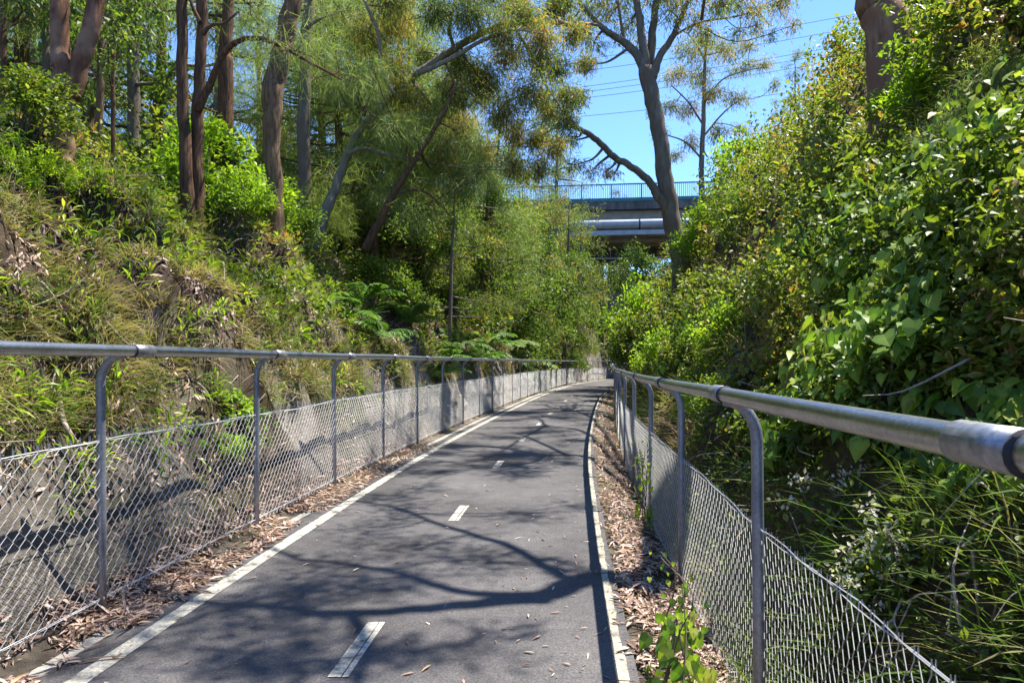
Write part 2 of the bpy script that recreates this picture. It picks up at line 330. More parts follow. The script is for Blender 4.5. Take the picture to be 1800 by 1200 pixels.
# ------------------------------------------------------------------ fences
def arc_path(xf, y0, y1, step=.05):
    ys = np.arange(y0, y1, step); return np.stack([xf(ys), ys], -1)
def make_fence(name, xf, side, zr_of, zbase, mesh_lo, mesh_hi, y0, y1, posts_y0, label, seed):
    root = empty(name, (xf(4.), 4., 0), label, 'fence'); O = np.array([xf(4.), 4., 0])
    pl = arc_path(xf, y0, y1); seg = np.linalg.norm(np.diff(pl, axis=0), axis=1); cum = np.concatenate([[0], np.cumsum(seg)])
    L0 = np.interp(posts_y0, pl[:, 1], cum)
    at = lambda l: np.stack([np.interp(l, cum, pl[:, 0]), np.interp(l, cum, pl[:, 1])], -1)
    tn = lambda l: nrm(at(l+.1)-at(l-.1))
    rr = .0315; off = .12*side    # the rail hangs towards the path
    ls = np.arange(0, cum[-1], .2); p = at(ls); t = tn(ls); nrm2 = np.stack([t[:, 1], -t[:, 0]], -1)
    rp = p+nrm2*off; zr = zr_of(p[:, 1])+.012*(fbm(ls*.5, ls*0, None, seed, 2)-.5)
    a = Acc(); a.tube(np.column_stack([rp, zr]), rr, 16); a.build('handrail', M['galv'], root, O, True)
    zat = lambda l: np.interp(l, ls, zr)
    k0 = -int(L0/1.85)
    for k in range(k0, 40):
        l = L0+1.85*k
        if l < .1 or l > cum[-1]-.5: continue
        b = at(np.array([l]))[0]; tt = tn(np.array([l]))[0]; nn = np.array([tt[1], -tt[0]]); zz = float(zat(l))-rr*.6
        if b[1] > 62: continue
        lean = R_.uniform(-.012, .012)
        pts = [np.array([*b, zbase-.25]), np.array([*(b+nn*lean*.5), zbase+.6])]
        cr = .16
        pts.append(np.array([*(b+nn*lean), zz-cr]))
        for th in np.linspace(0, np.pi/2, 7)[1:]:
            q_ = b+nn*(np.sign(side)*.13*(1-math.cos(th))+lean)
            pts.append(np.array([*(q_), zz-cr+cr*math.sin(th)]))
        a = Acc(); a.tube(pts, .0235, 12 if b[1] < 12 else 7); a.build('post', M['galv_dark'], root, O, True)
        # a pipe sleeve just beyond every second post
        j = l+.16
        if k % 1 == 0 and b[1] < 30:
            ll = np.linspace(j-.085, j+.085, 3); pp = at(ll); t2 = tn(ll); n2 = np.stack([t2[:, 1], -t2[:, 0]], -1)
            a = Acc(); c3 = np.column_stack([pp+n2*off, zat(ll)])
            a.tube(c3, rr+.0055, 16)
            sl_ = a.build('sleeve', M['sleeve'], root, O, True)
            dv = nrm(c3[-1]-c3[0]); a = Acc(); e = c3[0] if side > 0 or True else c3[-1]
            for e in (c3[0],):
                a.tube([e-dv*.004, e+dv*.002], rr+.0068, 16)
            a.build('sleeve_seam', M['gap'], sl_, O, True)
    # chain-link: every wire zigzags up between its two neighbours
    pit = .036; w = .0019
    nw = int(min(cum[-1], np.interp(56, pl[:, 1], cum))/pit); rowz = np.arange(mesh_lo, mesh_hi+.001, .038)
    i = np.arange(nw)[:, None]; k = np.arange(len(rowz))[None]
    amp = .47
    lpos = (i+.5+np.where((i+k) % 2 == 0, amp, -amp))*pit+.0*k
    bul = .05*(fbm(i*pit*.6, k*.12+0*i, None, seed+3, 3)-.45)*np.sin(np.pi*np.clip(k/len(rowz), 0, 1))
    Q = at(lpos.ravel()).reshape(nw, len(rowz), 2); T = tn((i*pit+0*k).ravel()).reshape(nw, len(rowz), 2)
    nn = np.stack([T[..., 1], -T[..., 0]], -1)
    sag = .035*(fbm(i*pit*.8, i*0., None, seed+5, 3)-.5)
    Q = Q+nn*(bul+np.where((i+k) % 2 == 0, .004, -.004))[..., None]
    Z = rowz[None]+sag*k/len(rowz)+0*i
    C = np.concatenate([Q, Z[..., None]], -1)
    # twisted barbs on top
    tip = C[:, -1:]+np.array([0, 0, .035]); C = np.concatenate([C, tip], 1)
    m = C.shape[1]; d = np.gradient(C, axis=1); d = nrm(d)
    n3 = np.concatenate([nn, np.zeros((*nn.shape[:2], 1))], -1); n3 = np.concatenate([n3, n3[:, -1:]], 1)
    s3 = nrm(np.cross(d, n3))
    dist = np.hypot(C[:, :1, 0], C[:, :1, 1]); ww = w*np.ones_like(dist)
    ring = np.stack([C+(n3*math.cos(x)+s3*math.sin(x))*ww[..., None] for x in (0, 2.094, 4.189)], 2)
    ii = np.arange(nw*m*3).reshape(nw, m, 3)
    qd = np.stack([ii[:, :-1], np.roll(ii[:, :-1], -1, 2), np.roll(ii[:, 1:], -1, 2), ii[:, 1:]], -1).reshape(-1, 4)
    a = Acc(); a.add(ring.reshape(-1, 3), qd); a.build('chain_link_mesh', M['wire'], root, O, False)
    a = Acc()
    for zz, dz in ((mesh_hi-.012, 0), (mesh_hi-.004, .5), (mesh_lo+.03, 0), (mesh_lo+.038, .6)):
        ll = np.arange(.1, nw*pit-.2, .15); pp = at(ll)
        tw = np.sin(ll*9+dz*6)*.006
        sg = .035*(fbm(ll*.8, ll*0, None, seed+5, 3)-.5)*(1 if zz > .5 else 0)
        t2 = tn(ll); n2 = np.stack([t2[:, 1], -t2[:, 0]], -1)
        a.tube(np.column_stack([pp+n2*tw[:, None], zz+sg+tw*.6]), .0024, 4, cap=False)
    a.build('tension_wire', M['wire'], root, O, False)
    return root
make_fence('left_fence', fenL, 1, lambda y: np.interp(y, [0, 8, 42, 60], [1.438, 1.43, 1.37, 1.35]), .02, .07, .95, 1.2, 60, 3.67,
           'long galvanised handrail fence with waist-high chain-link beside the rocky left bank', 21)
make_fence('right_fence', fenR, -1, lambda y: np.interp(y, [0, 6, 25, 60], [1.25, 1.225, 1.28, 1.35]), -.15, -.14, .72, -.8, 60, 2.75,
           'thick galvanised handrail fence with low chain-link along the overgrown right bank', 51)

# ------------------------------------------------------------------ leaf templates
def T(v, q=(), t=()): return (np.asarray(v, float), np.asarray(q, int).reshape(-1, 4), np.asarray(t, int).reshape(-1, 3))
KITE = T([[0, 0, 0], [.28, .42, .06], [0, 1, -.05], [-.28, .42, .06]], [[0, 1, 2, 3]])
OVAL = T([[0, 0, 0], [.22, .22, .07], [.27, .55, .06], [0, 1, -.10], [-.27, .55, .06], [-.22, .22, .07], [0, .5, 0]], [[0, 1, 2, 6], [6, 2, 3, 3]][:1]+[[6, 4, 5, 0]], [[6, 2, 3], [6, 3, 4]])
HEART = T([[0, 0, 0], [.26, -.14, .05], [.47, .12, .09], [.36, .52, .05], [0, 1, -.14], [-.36, .52, .05], [-.47, .12, .09], [-.26, -.14, .05], [0, .42, -.02]],
          [[0, 1, 2, 8], [8, 2, 3, 4], [8, 4, 5, 6], [8, 6, 7, 0]])
SICK = T([[0, 0, 0], [.055, .3, .02], [.05, .65, -.02], [.0, 1, -.1], [-.05, .65, .0], [-.06, .3, .03]], [[0, 1, 2, 5], [5, 2, 3, 4]])
LANCE = T([[0, 0, 0], [.10, .28, .05], [.11, .6, .0], [0, 1, -.22], [-.11, .6, .0], [-.10, .28, .05], [0, .45, -.01]], [[0, 1, 2, 6], [0, 6, 4, 5]], [[6, 2, 3], [6, 3, 4]])
NEED = T([[-.011, 0, 0], [.011, 0, 0], [.009, .55, -.04], [0, 1, -.2], [-.009, .55, -.04]], [[0, 1, 2, 4]], [[4, 2, 3]])
BLADE = T([[-.016, 0, 0], [.016, 0, 0], [.015, .38, .03], [-.015, .38, .03], [.012, .72, .16], [-.012, .72, .16], [0, .98, .42]], [[0, 1, 2, 3], [3, 2, 4, 5]], [[5, 4, 6]])
TUFT5 = None
def rnd_dirs(n): return nrm(RNG.normal(size=(n, 3)))

# ------------------------------------------------------------------ sampling the banks
def bank_points(side, n, ya, yb, sa, sb, pw=1.2):
    """n points in view on one bank, denser near the camera, evenly spread along the slope"""
    prof = (_sl, _zl) if side < 0 else (_sr, _zr)
    st = np.linspace(sa, sb, 200); zt = np.interp(st, *prof); arc = np.concatenate([[0], np.cumsum(np.hypot(np.diff(st), np.diff(zt)))])
    out = []; got = 0
    while got < n:
        k = int(n*1.6)+500; u = RNG.random(k)
        e = 1-pw
        Y = (ya**e+u*(yb**e-ya**e))**(1/e)
        s = np.interp(RNG.random(k)*arc[-1], arc, st)
        X = fenL(Y)-s if side < 0 else fenR(Y)+s
        Z = height(X, Y); px = HX+X/Y*F; py = HY-(Z-CAMZ)/Y*F
        ok = (px > -260)&(px < np.where(Y < 2.2, 3200, 2080))&(py > -260)&(py < 1500)
        out.append(np.stack([X, Y, Z], -1)[ok]); got += ok.sum()
        if len(out) > 60: break
    p = np.vstack(out)[:n]
    return p

def scr(p):
    return HX+p[:, 0]/p[:, 1]*F, HY-(p[:, 2]-CAMZ)/p[:, 1]*F
UP = np.array([0, 0, 1.])
def tufts(acc, c, nm, per, lo, hi, tint, tsd, spread, down, wid=1.):
    """grass tussocks: PER blades fanning out of each centre"""
    n = len(c); k = np.repeat(np.arange(n), per); m = len(k)
    L = (lo+(hi-lo)*RNG.random(n)**1.5)[k]*(.55+.6*RNG.random(m)); lean = rnd_dirs(n)*.45
    pos = c[k]+RNG.normal(0, 1, (m, 3))*(.03+.10*L[:, None]*.6)*np.array([1, 1, .5])
    ax = nm[k]*.55+UP*.5+lean[k]+rnd_dirs(m)*spread
    bend = nm[k]*np.array([1, 1, 0])*.9-UP*down+rnd_dirs(m)*.45
    big = 1+pos[:, 1]/24
    acc.inst(BLADE, pos-nm[k]*.02, ax, bend, np.stack([(.10+.10*RNG.random(m))*wid*(1+pos[:, 1]/13), L*big**.5, L*big**.5*(.7+.7*RNG.random(m))], -1), np.clip(tint[k]+RNG.normal(0, tsd, m), 0, 1))
# --- left bank: grass, dead leaves, low plants
def left_cover():
    a = Acc()
    p = bank_points(-1, 17000, 1.6, 26, .35, 8, 1.25); nm = normal(p[:, 0], p[:, 1], .1)
    dens = fbm(p[:, 0]*1.9, p[:, 1]*1.9, p[:, 2]*1.9, 71, 3)
    keep = (dens > .475)&(p[:, 2] > .8+.6*vnoise(p[:, 0]*1.2, p[:, 1]*1.2, None, 3)); p, nm = p[keep], nm[keep]; n = len(p)
    patch = fbm(p[:, 0]*.9, p[:, 1]*.9, p[:, 2]*.9, 77, 3)
    u = RNG.random(n)+(patch-.5)*1.7+.10*sstep(3.6, 2.2, p[:, 2])
    tint = np.where(u < .36, .10+.28*RNG.random(n), np.where(u < .86, .55+.33*RNG.random(n), .88+.12*RNG.random(n)))
    tufts(a, p, nm, 12, .05, .24, tint, .10, .75, .7, 1.25)
    q_ = bank_points(-1, 3600, 1.6, 24, .3, 2.0, 1.3); k = (q_[:, 2] > .95)&(q_[:, 2] < 1.9)&(fbm(q_[:, 0]*2, q_[:, 1]*2, None, 55, 2) > .45); q_ = q_[k]; qn = normal(q_[:, 0], q_[:, 1], .1)
    tufts(a, q_, qn*.9-UP*.35, 12, .10, .34, np.where(RNG.random(len(q_)) < .35, .25, .6+.4*RNG.random(len(q_))), .12, .55, 1.2, 1.2)
    q_ = bank_points(-1, 330, 1.8, 16, .3, 6, 1.2); w_ = Acc(); qn = normal(q_[:, 0], q_[:, 1], .1)
    for k in range(len(q_)):
        m = R_.randrange(8, 22); z = .06+.16*RNG.random(m); d_ = rnd_dirs(m)
        w_.inst(LANCE, q_[k]+d_*.05+(nm[0]*0+UP+qn[k])*z[:, None]*.6, nrm(d_+UP*.3+qn[k]*.4), UP+rnd_dirs(m)*.4, (.05+.06*RNG.random(m)), np.clip(R_.gauss(.5, .25)+RNG.normal(0, .1, m), 0, 1))
    tag(w_.build('bank_weeds', M['bright']), 'small bright weeds dotted over the left bank', 'weeds', kind='stuff')
    o = tag(a.build('bank_grass', M['grass']), 'dry tan and green grass hanging over the left bank', 'grass', kind='stuff')
    a = Acc()
    p = bank_points(-1, 90000, 1.6, 30, .0, 7, 1.25); nm = normal(p[:, 0], p[:, 1]); n = len(p)
    k = fbm(p[:, 0]*1.1, p[:, 1]*1.1, p[:, 2]*1.1, 91, 3)
    keep = (k+.05*sstep(1.0, 1.8, p[:, 2]) > .50)&(RNG.random(n) < .25+.75*sstep(.8, 1.5, p[:, 2])); p, nm = p[keep], nm[keep]; n = len(p)
    t = np.cross(nm, rnd_dirs(n)); sc = (.022+.05*RNG.random(n)**1.6)*(1+p[:, 1]/18)
    a.inst(SICK, p+nm*.015, nrm(t)+rnd_dirs(n)*.35, nm+rnd_dirs(n)*.5, np.stack([sc*1.9, sc, sc], -1), RNG.random(n)**1.1)
    tag(a.build('bank_leaf_litter', M['litter']), 'pinkish dead leaves lying on the left bank', 'leaf litter', kind='stuff')
    a = Acc()
    # mixed low undergrowth of the slope above and behind
    p = bank_points(-1, 130000, 4, 60, .8, 26, 1.15); nm = normal(p[:, 0], p[:, 1]); n = len(p)
    H = fbm(p[:, 0]*.55, p[:, 1]*.55, None, 131, 4)
    zz = .15*sstep(2.6, 4.0, p[:, 2])+.13*sstep(11, 17, p[:, 1])
    keep = H+zz+.03*sstep(13, 8, p[:, 1])*(p[:, 2] > 1.4) > .565; p, nm, H, zz = p[keep], nm[keep], (H+zz)[keep], zz[keep]; n = len(p)
    hgt = np.clip((H-.54)*4.5, .05, 1.1)*np.clip((p[:, 1]-5)/14, .22, 1.5)
    q_ = p+nrm(nm+UP)*(hgt*RNG.random(n)**.55)[:, None]+RNG.normal(0, .04, (n, 3))
    sc = (.03+.045*RNG.random(n)**1.5)*(1+p[:, 1]/16)
    tint = np.clip(.35+1.4*(vnoise(p[:, 0]*.9, p[:, 1]*.9, p[:, 2]*.9, 15)-.4)+RNG.normal(0, .18, n), 0, 1)
    ax = rnd_dirs(n)+np.array([.3, -.3, -.1]); nn = rnd_dirs(n)*.7+UP*.8
    a.inst(KITE, q_, ax, nn, sc*1.2, tint)
    tag(a.build('undergrowth', M['small']), 'mixed low green undergrowth covering the left slope under the trees', 'undergrowth', kind='stuff')
left_cover()

# --- right bank: creepers, broad leaves, grass
def right_cover():
    a = Acc(); b = Acc(); g = Acc()
    p = bank_points(1, 262000, .9, 44, .1, 8, 1.4); nm = normal(p[:, 0], p[:, 1], .12); n = len(p)
    px, py = scr(p)
    H = fbm(p[:, 0]*1.0, p[:, 1]*1.0, p[:, 2]*1.0, 171, 4)
    thick = np.clip((H-.34)*2.6, .04, .9)*(.25+.85*sstep(.4, 3., p[:, 2]))*(1+.025*p[:, 1])
    outw = nrm(nm+UP*.5+np.array([-.15, -.25, 0]))
    q_ = p+outw*(thick*RNG.random(n)**.45)[:, None]
    sp = fbm(p[:, 0]*.65+9, p[:, 1]*.65, p[:, 2]*.65, 191, 3)
    low = p[:, 2] < .35+.75*vnoise(p[:, 0]*1.3, p[:, 1]*1.3, None, 5)
    grassy = low|(sp < .40)
    hearts = (~grassy)&((sp > .60)|((p[:, 1] < 7)&(sp > .50)&(p[:, 2] < 3.2)))
    smalls = (~grassy)&(~hearts)
    tint = np.clip(.42+1.3*(fbm(p[:, 0]*1.4, p[:, 1]*1.4, p[:, 2]*1.4, 33, 2)-.45)+RNG.normal(0, .2, n)+.12*sstep(2, 5, p[:, 2]), 0, 1)
    big = 1+p[:, 1]/22
    k = smalls; m = k.sum()
    a.inst(OVAL, q_[k], nrm(rnd_dirs(m)+np.array([-.5, -.4, -.25])), rnd_dirs(m)*.6+nm[k]*.4+UP*.6, (.022+.045*RNG.random(m)**1.4)*big[k]*1.15, np.clip(tint[k]+.12, 0, 1))
    k = hearts&(RNG.random(n) < .17); m = k.sum()
    b.inst(HEART, q_[k]+outw[k]*.05, nrm(rnd_dirs(m)*.55+np.array([-.55, -.45, -.65])), rnd_dirs(m)*.5+nm[k]*.7+UP*.5, ((.03+.085*RNG.random(m)**2.2)*(1+p[k, 1]/30))[:, None]*np.stack([.65+.45*RNG.random(m), np.ones(m), .2+2.6*RNG.random(m)], -1), np.clip(tint[k]+.10, 0, .9)+.1*(RNG.random(m) < .05))
    k = hearts&(RNG.random(n) < .8); m = k.sum()
    a.inst(KITE, q_[k]-outw[k]*.06, nrm(rnd_dirs(m)+np.array([-.5, -.4, -.25])), rnd_dirs(m)+UP*.6, (.04+.03*RNG.random(m))*big[k], tint[k]*.8)
    k = np.nonzero(grassy&(RNG.random(n) < np.where(low&(p[:, 1] < 7), .014, .04)))[0]; c = p[k]; m = len(k)
    dry = fbm(c[:, 0]*.6, c[:, 1]*.6, c[:, 2]*.6, 205, 2)+.17*sstep(6, 9, c[:, 1])+.02
    tg = np.clip(.16+2.6*(dry-.47)+RNG.normal(0, .12, m), 0, 1)
    nr_ = c[:, 1] < 7; tg = np.where(nr_, np.clip(.30+RNG.normal(0, .10, m)+.35*(RNG.random(m) < .22), 0, 1), tg)
    tufts(g, c, nm[k], 10, .10, .44, tg, .09, .6, .8, 1.5)
    k = low&(RNG.random(n) < .16); m = k.sum()
    a.inst(OVAL, p[k]+outw[k]*(.03+.14*RNG.random((m, 1))), nrm(rnd_dirs(m)+np.array([-.4, -.4, .1])), rnd_dirs(m)*.5+UP, (.02+.035*RNG.random(m)**2)*big[k], np.clip(tint[k]-.1, 0, 1))
    tag(a.build('creeper', M['small']), 'small leaved creeper blanketing the steep right bank', 'creeper', kind='stuff')
    tag(b.build('broad_leaf_vine', M['broad']), 'broad heart shaped vine leaves tumbling down the steep right bank', 'vine', kind='stuff')
    tag(g.build('right_bank_grass', M['grass']), 'long green and brown grass at the foot of the right bank', 'grass', kind='stuff')
right_cover()

# --- dead leaves on the verges and the asphalt
def verge_litter():
    a = Acc()
    def put(Y, X, z, lift, sc, flat):
        n = len(Y); nm = rnd_dirs(n)*flat+UP
        a.inst(SICK, np.stack([X, Y, z+RNG.random(n)*lift], -1), rnd_dirs(n)*np.array([1, 1, flat*.6]), nm, np.stack([sc*1.7, sc, sc*1.2], -1), np.clip(RNG.random(n)**.9+.0, 0, 1))
    n = 21000; Y = (1.6**-.6+RNG.random(n)*(40**-.6-1.6**-.6))**(-1/.6)
    t = RNG.random(n)**.85; X = lineR(Y)+.085+(.66)*t; k = fbm(X*3, Y*3, None, 3, 3) > .36+.2*(t < .12); X, Y = X[k], Y[k]
    put(Y, X, height(X, Y)+.008, .03, (.025+.07*RNG.random(len(X))**1.7)*(1+Y/26), .38)
    n = 20000; Y = (1.6**-.6+RNG.random(n)*(44**-.6-2.2**-.6))**(-1/.6)
    t = RNG.random(n)**1.25; X = fenL(Y)-.12+.40*t+.10*(fbm(Y*1.2, Y*0, None, 8, 3)-.5)
    k = fbm(X*3, Y*3, None, 6, 3) > .38; X, Y, t = X[k], Y[k], t[k]
    put(Y, X, np.maximum(height(X, Y), .02*(X > fenL(Y)))+.006, .025*(1-t), (.022+.07*RNG.random(len(X))**1.8)*(1+Y/26), .35)
    n = 620; Y = (2.2**-.3+RNG.random(n)*(40**-.3-2.2**-.3))**(-1/.3); t = RNG.random(n)
    t = np.where(RNG.random(n) < .45, 1-.25*t*t, np.where(RNG.random(n) < .4, .12*t, t))
    X = lineL(Y)-.18+(lineR(Y)-lineL(Y)+.28)*t
    put(Y, X, np.full(n, .019), .004, (.022+.045*RNG.random(n)**2)*(1+Y/26), .14)
    n = 260; Y = (1.6**-.6+RNG.random(n)*(20**-.6-1.6**-.6))**(-1/.6); u = RNG.random(n)
    X = np.where(u < .5, lineR(Y)+.10+.6*RNG.random(n), fenL(Y)-.1+.4*RNG.random(n)); sc = .10+.16*RNG.random(n)
    a.inst(SICK, np.stack([X, Y, np.maximum(height(X, Y), 0.0*X-.16)+.025+.02*RNG.random(n)], -1), rnd_dirs(n)*np.array([1, 1, .12]), rnd_dirs(n)*.3+UP, np.stack([sc*.6, sc, sc*.9], -1), np.clip(.05+.4*RNG.random(n), 0, 1))
    tag(a.build('fallen_leaves', M['litter']), 'curled pinkish brown gum leaves along both path edges', 'leaf litter', kind='stuff')
verge_litter()

# ------------------------------------------------------------------ trees
def spline(pts, n=6):
    pts = np.asarray(pts, float)
    if len(pts) < 3:
        t = np.linspace(0, 1, n*2)[:, None]; return pts[0]*(1-t)+pts[-1]*t
    ext = np.vstack([2*pts[0]-pts[1], pts, 2*pts[-1]-pts[-2]]); out = []
    for i in range(len(pts)-1):
        a, b, c, d = ext[i:i+4]
        for t in np.arange(n)/n:
            out.append(.5*((2*b)+(-a+c)*t+(2*a-5*b+4*c-d)*t*t+(-a+3*b-3*c+d)*t**3))
    out.append(pts[-1]); return np.array(out)
class Tree:
    def __init__(s, name, base, label, cat='tree', bark='bark_grey', group=None):
        s.base = np.asarray(base, float); s.bark = bark; s.name = name; s.label = label; s.cat = cat; s.group = group
        s.tr = Acc(); s.br = Acc(); s.lf = Acc(); s.nodes = []; s.nr = []; s.has_br = False
    def limb(s, pts, rads, trunk=False, sides=10, wob=.05, knob=.02):
        c = spline(pts, 7); m = len(c)
        r = np.interp(np.linspace(0, 1, m), np.linspace(0, 1, len(rads)), rads)
        c = c+(np.stack([fbm(np.arange(m)*.45+R_.random()*50, np.arange(m)*0, None, i, 2)-.5 for i in range(3)], -1))*np.minimum(r*.5, .10)[:, None]
        (s.tr if trunk else s.br).tube(c, r, sides, wob=wob, seed=R_.random()*9)
        s.has_br |= not trunk
        s.nodes += list(c); s.nr += list(r); return c
    def px(s, lst, d, trunk=False, lean=0., sides=10, d2=None):
        """limb given as (px, py, width px) read at depth d"""
        n = len(lst); ds = np.linspace(d, d if d2 is None else d2, n)
        return s.limb([P(a, b, k) for (a, b, w), k in zip(lst, ds)], [w*k/2/F for (a, b, w), k in zip(lst, ds)], trunk, sides)
    def blob(s, c, r, n, tmpl, size, droop=.7, twigs=7, tint=(.5, .22), flat=.8, shootdir=None, twr=.012):
        c = np.asarray(c, float); nd = np.asarray(s.nodes); i = int(np.argmin(np.linalg.norm(nd-c, axis=1)+np.where(nd[:, 2] > c[2]+r, 2, 0)))
        p0 = nd[i]; r0 = min(s.nr[i]*.55, .05); mid = (p0+c)/2+rnd_dirs(1)[0]*np.linalg.norm(c-p0)*.13-np.array([0, 0, .06])*np.linalg.norm(c-p0)
        s.br.tube(spline([p0, mid, c], 5), np.linspace(max(r0, .012), twr*.9, 11), 5, cap=False); s.has_br = True
        ends = c+rnd_dirs(twigs)*(RNG.random((twigs, 1))**.4)*r*np.array([1, 1, flat])
        start = c+(ends-c)*.0; segs = []
        for e in ends:
            m_ = (c+e)/2+rnd_dirs(1)[0]*r*.2; s.br.tube([c, m_, e], [twr*.8, twr*.55, twr*.25], 3, cap=False); segs.append((c, m_, e))
        k = RNG.integers(0, twigs, n); t = RNG.random(n)**.55; sg = np.array(segs)
        a_, b_, e_ = sg[k, 0], sg[k, 1], sg[k, 2]; t_ = t[:, None]
        pos = a_*(1-t_)**2+2*b_*t_*(1-t_)+e_*t_**2+RNG.normal(0, r*.25, (n, 3))
        ax = nrm(rnd_dirs(n)*(1-droop*.55)+np.array([0, 0, -1])*droop+nrm(pos-c)*.35)
        sc = size*(.65+.7*RNG.random(n)); tb = R_.gauss(0, .10)
        s.lf.inst(tmpl, pos, ax, rnd_dirs(n), sc, np.clip(tint[0]+tb+RNG.normal(0, tint[1], n), 0, 1))
    def finish(s, leaf=None):
        root = empty(s.name, s.base, s.label, s.cat, s.group)
        s.tr.build('trunk', M[s.bark], root, s.base, True)
        if s.has_br: s.br.build('branches', M[s.bark], root, s.base, True)
        if s.lf.n: s.lf.build('foliage', M[leaf or 'gum'], root, s.base)
        return root
def below(p, k=.5): return [p[0], p[1], p[2]]
TREES = []
def crown(t, cx, cy, cz, rx, ry, rz, nb, per, tmpl, size, br=.7, **kw):
    for k in range(nb):
        u = rnd_dirs(1)[0]*RNG.random()**.35
        t.blob(np.array([cx, cy, cz])+u*np.array([rx, ry, rz]), br*R_.uniform(.75, 1.3), per, tmpl, size, **kw)

# forked red gum, far left
b = hit(108, 296); d = b[1]
t = Tree('forked_gum_tree', b, 'red-brown forked gum on the left slope, splitting in two low down', bark='bark_red')
t.px([(108, 330, 50), (109, 270, 42), (110, 200, 42), (117, 150, 46)], d, True, sides=14)
c1 = t.px([(112, 160, 34), (106, 90, 31), (104, 0, 29), (100, -160, 26), (104, -330, 20)], d, True, sides=12)
c2 = t.px([(124, 170, 30), (146, 95, 30), (163, 30, 28), (185, -90, 24), (215, -260, 18)], d, True, sides=12)
crown(t, c2[-1][0], d+.5, c2[-1][2], 2.2, 2.0, 1.4, 9, 260, SICK, .15)
t.finish()
# twin stemmed dark tree
b = hit(336, 392); d = b[1]
t = Tree('twin_stemmed_tree', b, 'dark rough-barked tree with two stems rising side by side from one base', bark='bark_dark')
t.px([(330, 420, 30), (328, 350, 24), (323, 230, 20), (320, 100, 19), (321, -20, 17), (330, -200, 13)], d, True, sides=12)
c = t.px([(342, 420, 30), (348, 350, 22), (346, 220, 21), (352, 120, 19), (355, 30, 19), (350, -100, 15), (340, -220, 11)], d+.15, True, sides=12)
t.px([(348, 195, 15), (372, 140, 12), (396, 90, 11), (425, 70, 9), (460, 68, 8), (500, 85, 7), (545, 110, 5), (600, 140, 3)], d+.1, d2=d-.6)
t.px([(352, 40, 8), (340, 15, 6), (330, -10, 5)], d)
t.px([(356, 60, 8), (372, 45, 6), (395, 40, 4), (420, 20, 3)], d)
for q_ in ((520, 90), (590, 130), (470, 60)): t.blob(P(*q_, d-.4), .5, 260, NEED, .24, tint=(.5, .2))
crown(t, c[-1][0], d, c[-1][2]+.3, 1.8, 1.8, 1.2, 7, 240, KITE, .11)
t.finish('needle')
# single trunks
def pole_tree(name, label, bark, pts, dd=None, cr=None, leaf='gum', tm=SICK, size=.15, py0=None):
    b = hit(pts[0][0], pts[0][1]) if dd is None else None
    if dd is None: d = b[1]
    else:
        d = dd; b = P(pts[0][0], pts[0][1], d); zt = float(height(b[:1], b[1:2])[0]); b[2] = min(b[2], zt)
    t = Tree(name, b, label, bark=bark)
    q_ = [P(a, y, d) for a, y, w in pts]; q_[0] = np.array([q_[0][0], q_[0][1], b[2]-.3])
    c = t.limb(q_, [w*d/2/F for a, y, w in pts], True, 12)
    if cr:
        for (cx, cy, n, r) in cr:
            t.blob(P(cx, cy, d+R_.uniform(-1, 1)), r, n, tm, size)
    t.finish(leaf); return d
pole_tree('brown_gum_tree', 'stout brown fibrous trunk behind the bright shrub on the left bank', 'bark_brown',
          [(487, 425, 30), (482, 330, 27), (478, 240, 30), (482, 150, 38), (498, 70, 34), (517, 0, 30), (535, -120, 26), (540, -260, 18)],
          cr=[(520, -200, 500, 1.2), (600, -120, 400, 1.1), (440, -180, 400, 1.2), (540, -60, 220, .6)])
pole_tree('dark_patched_tree', 'slim dark trunk with a pale lit patch behind the twin-stemmed tree', 'bark_dark',
          [(400, 205, 28), (398, 150, 26), (396, 90, 22), (400, 30, 20), (404, -60, 18)], dd=15, cr=[(390, -40, 400, 1.1), (440, 10, 260, .8), (350, 30, 220, .8)], leaf='needle', tm=NEED, size=.28)
pole_tree('grey_trunk_tree', 'grey straight trunk standing just beyond the stout brown trunk', 'bark_grey',
          [(536, 290, 24), (533, 220, 22), (537, 120, 20), (541, 40, 19), (545, -60, 17)], dd=15.5, cr=[(560, -30, 400, 1.1), (600, 20, 300, .9), (520, 20, 240, .7)], leaf='needle', tm=NEED, size=.28)
pole_tree('leaning_back_trunk', 'thin trunk leaning out behind the fork of the red-brown gum', 'bark_brown',
          [(172, 130, 12), (180, 60, 13), (190, 10, 13), (203, -50, 12), (215, -120, 10)], dd=14, cr=[(200, -60, 300, 1.0), (150, 20, 200, .7)])
pole_tree('slim_back_trunk', 'slim straight trunk hugging the left side of the red-brown gum', 'bark_grey',
          [(82, 140, 13), (82, 60, 13), (84, 0, 12), (88, -90, 11)], dd=13.5, cr=[(60, -40, 300, 1.0), (110, -20, 200, .7)])
pole_tree('frame_edge_tree', 'dark thin trunk at the extreme left edge of the picture', 'bark_dark',
          [(2, 190, 14), (4, 110, 13), (5, 30, 12), (12, -70, 11)], dd=9.5, cr=[(40, 20, 160, .5), (20, -60, 300, .9)])
pole_tree('bushy_sapling', 'spindly dark sapling with bending stems right of the red-brown gum', 'bark_dark',
          [(198, 150, 7), (200, 90, 7), (212, 40, 6), (235, 15, 5), (250, -20, 4)], dd=11, cr=[(215, 60, 150, .45), (250, 10, 180, .5), (190, 100, 120, .4)], leaf='mid', tm=KITE, size=.09)

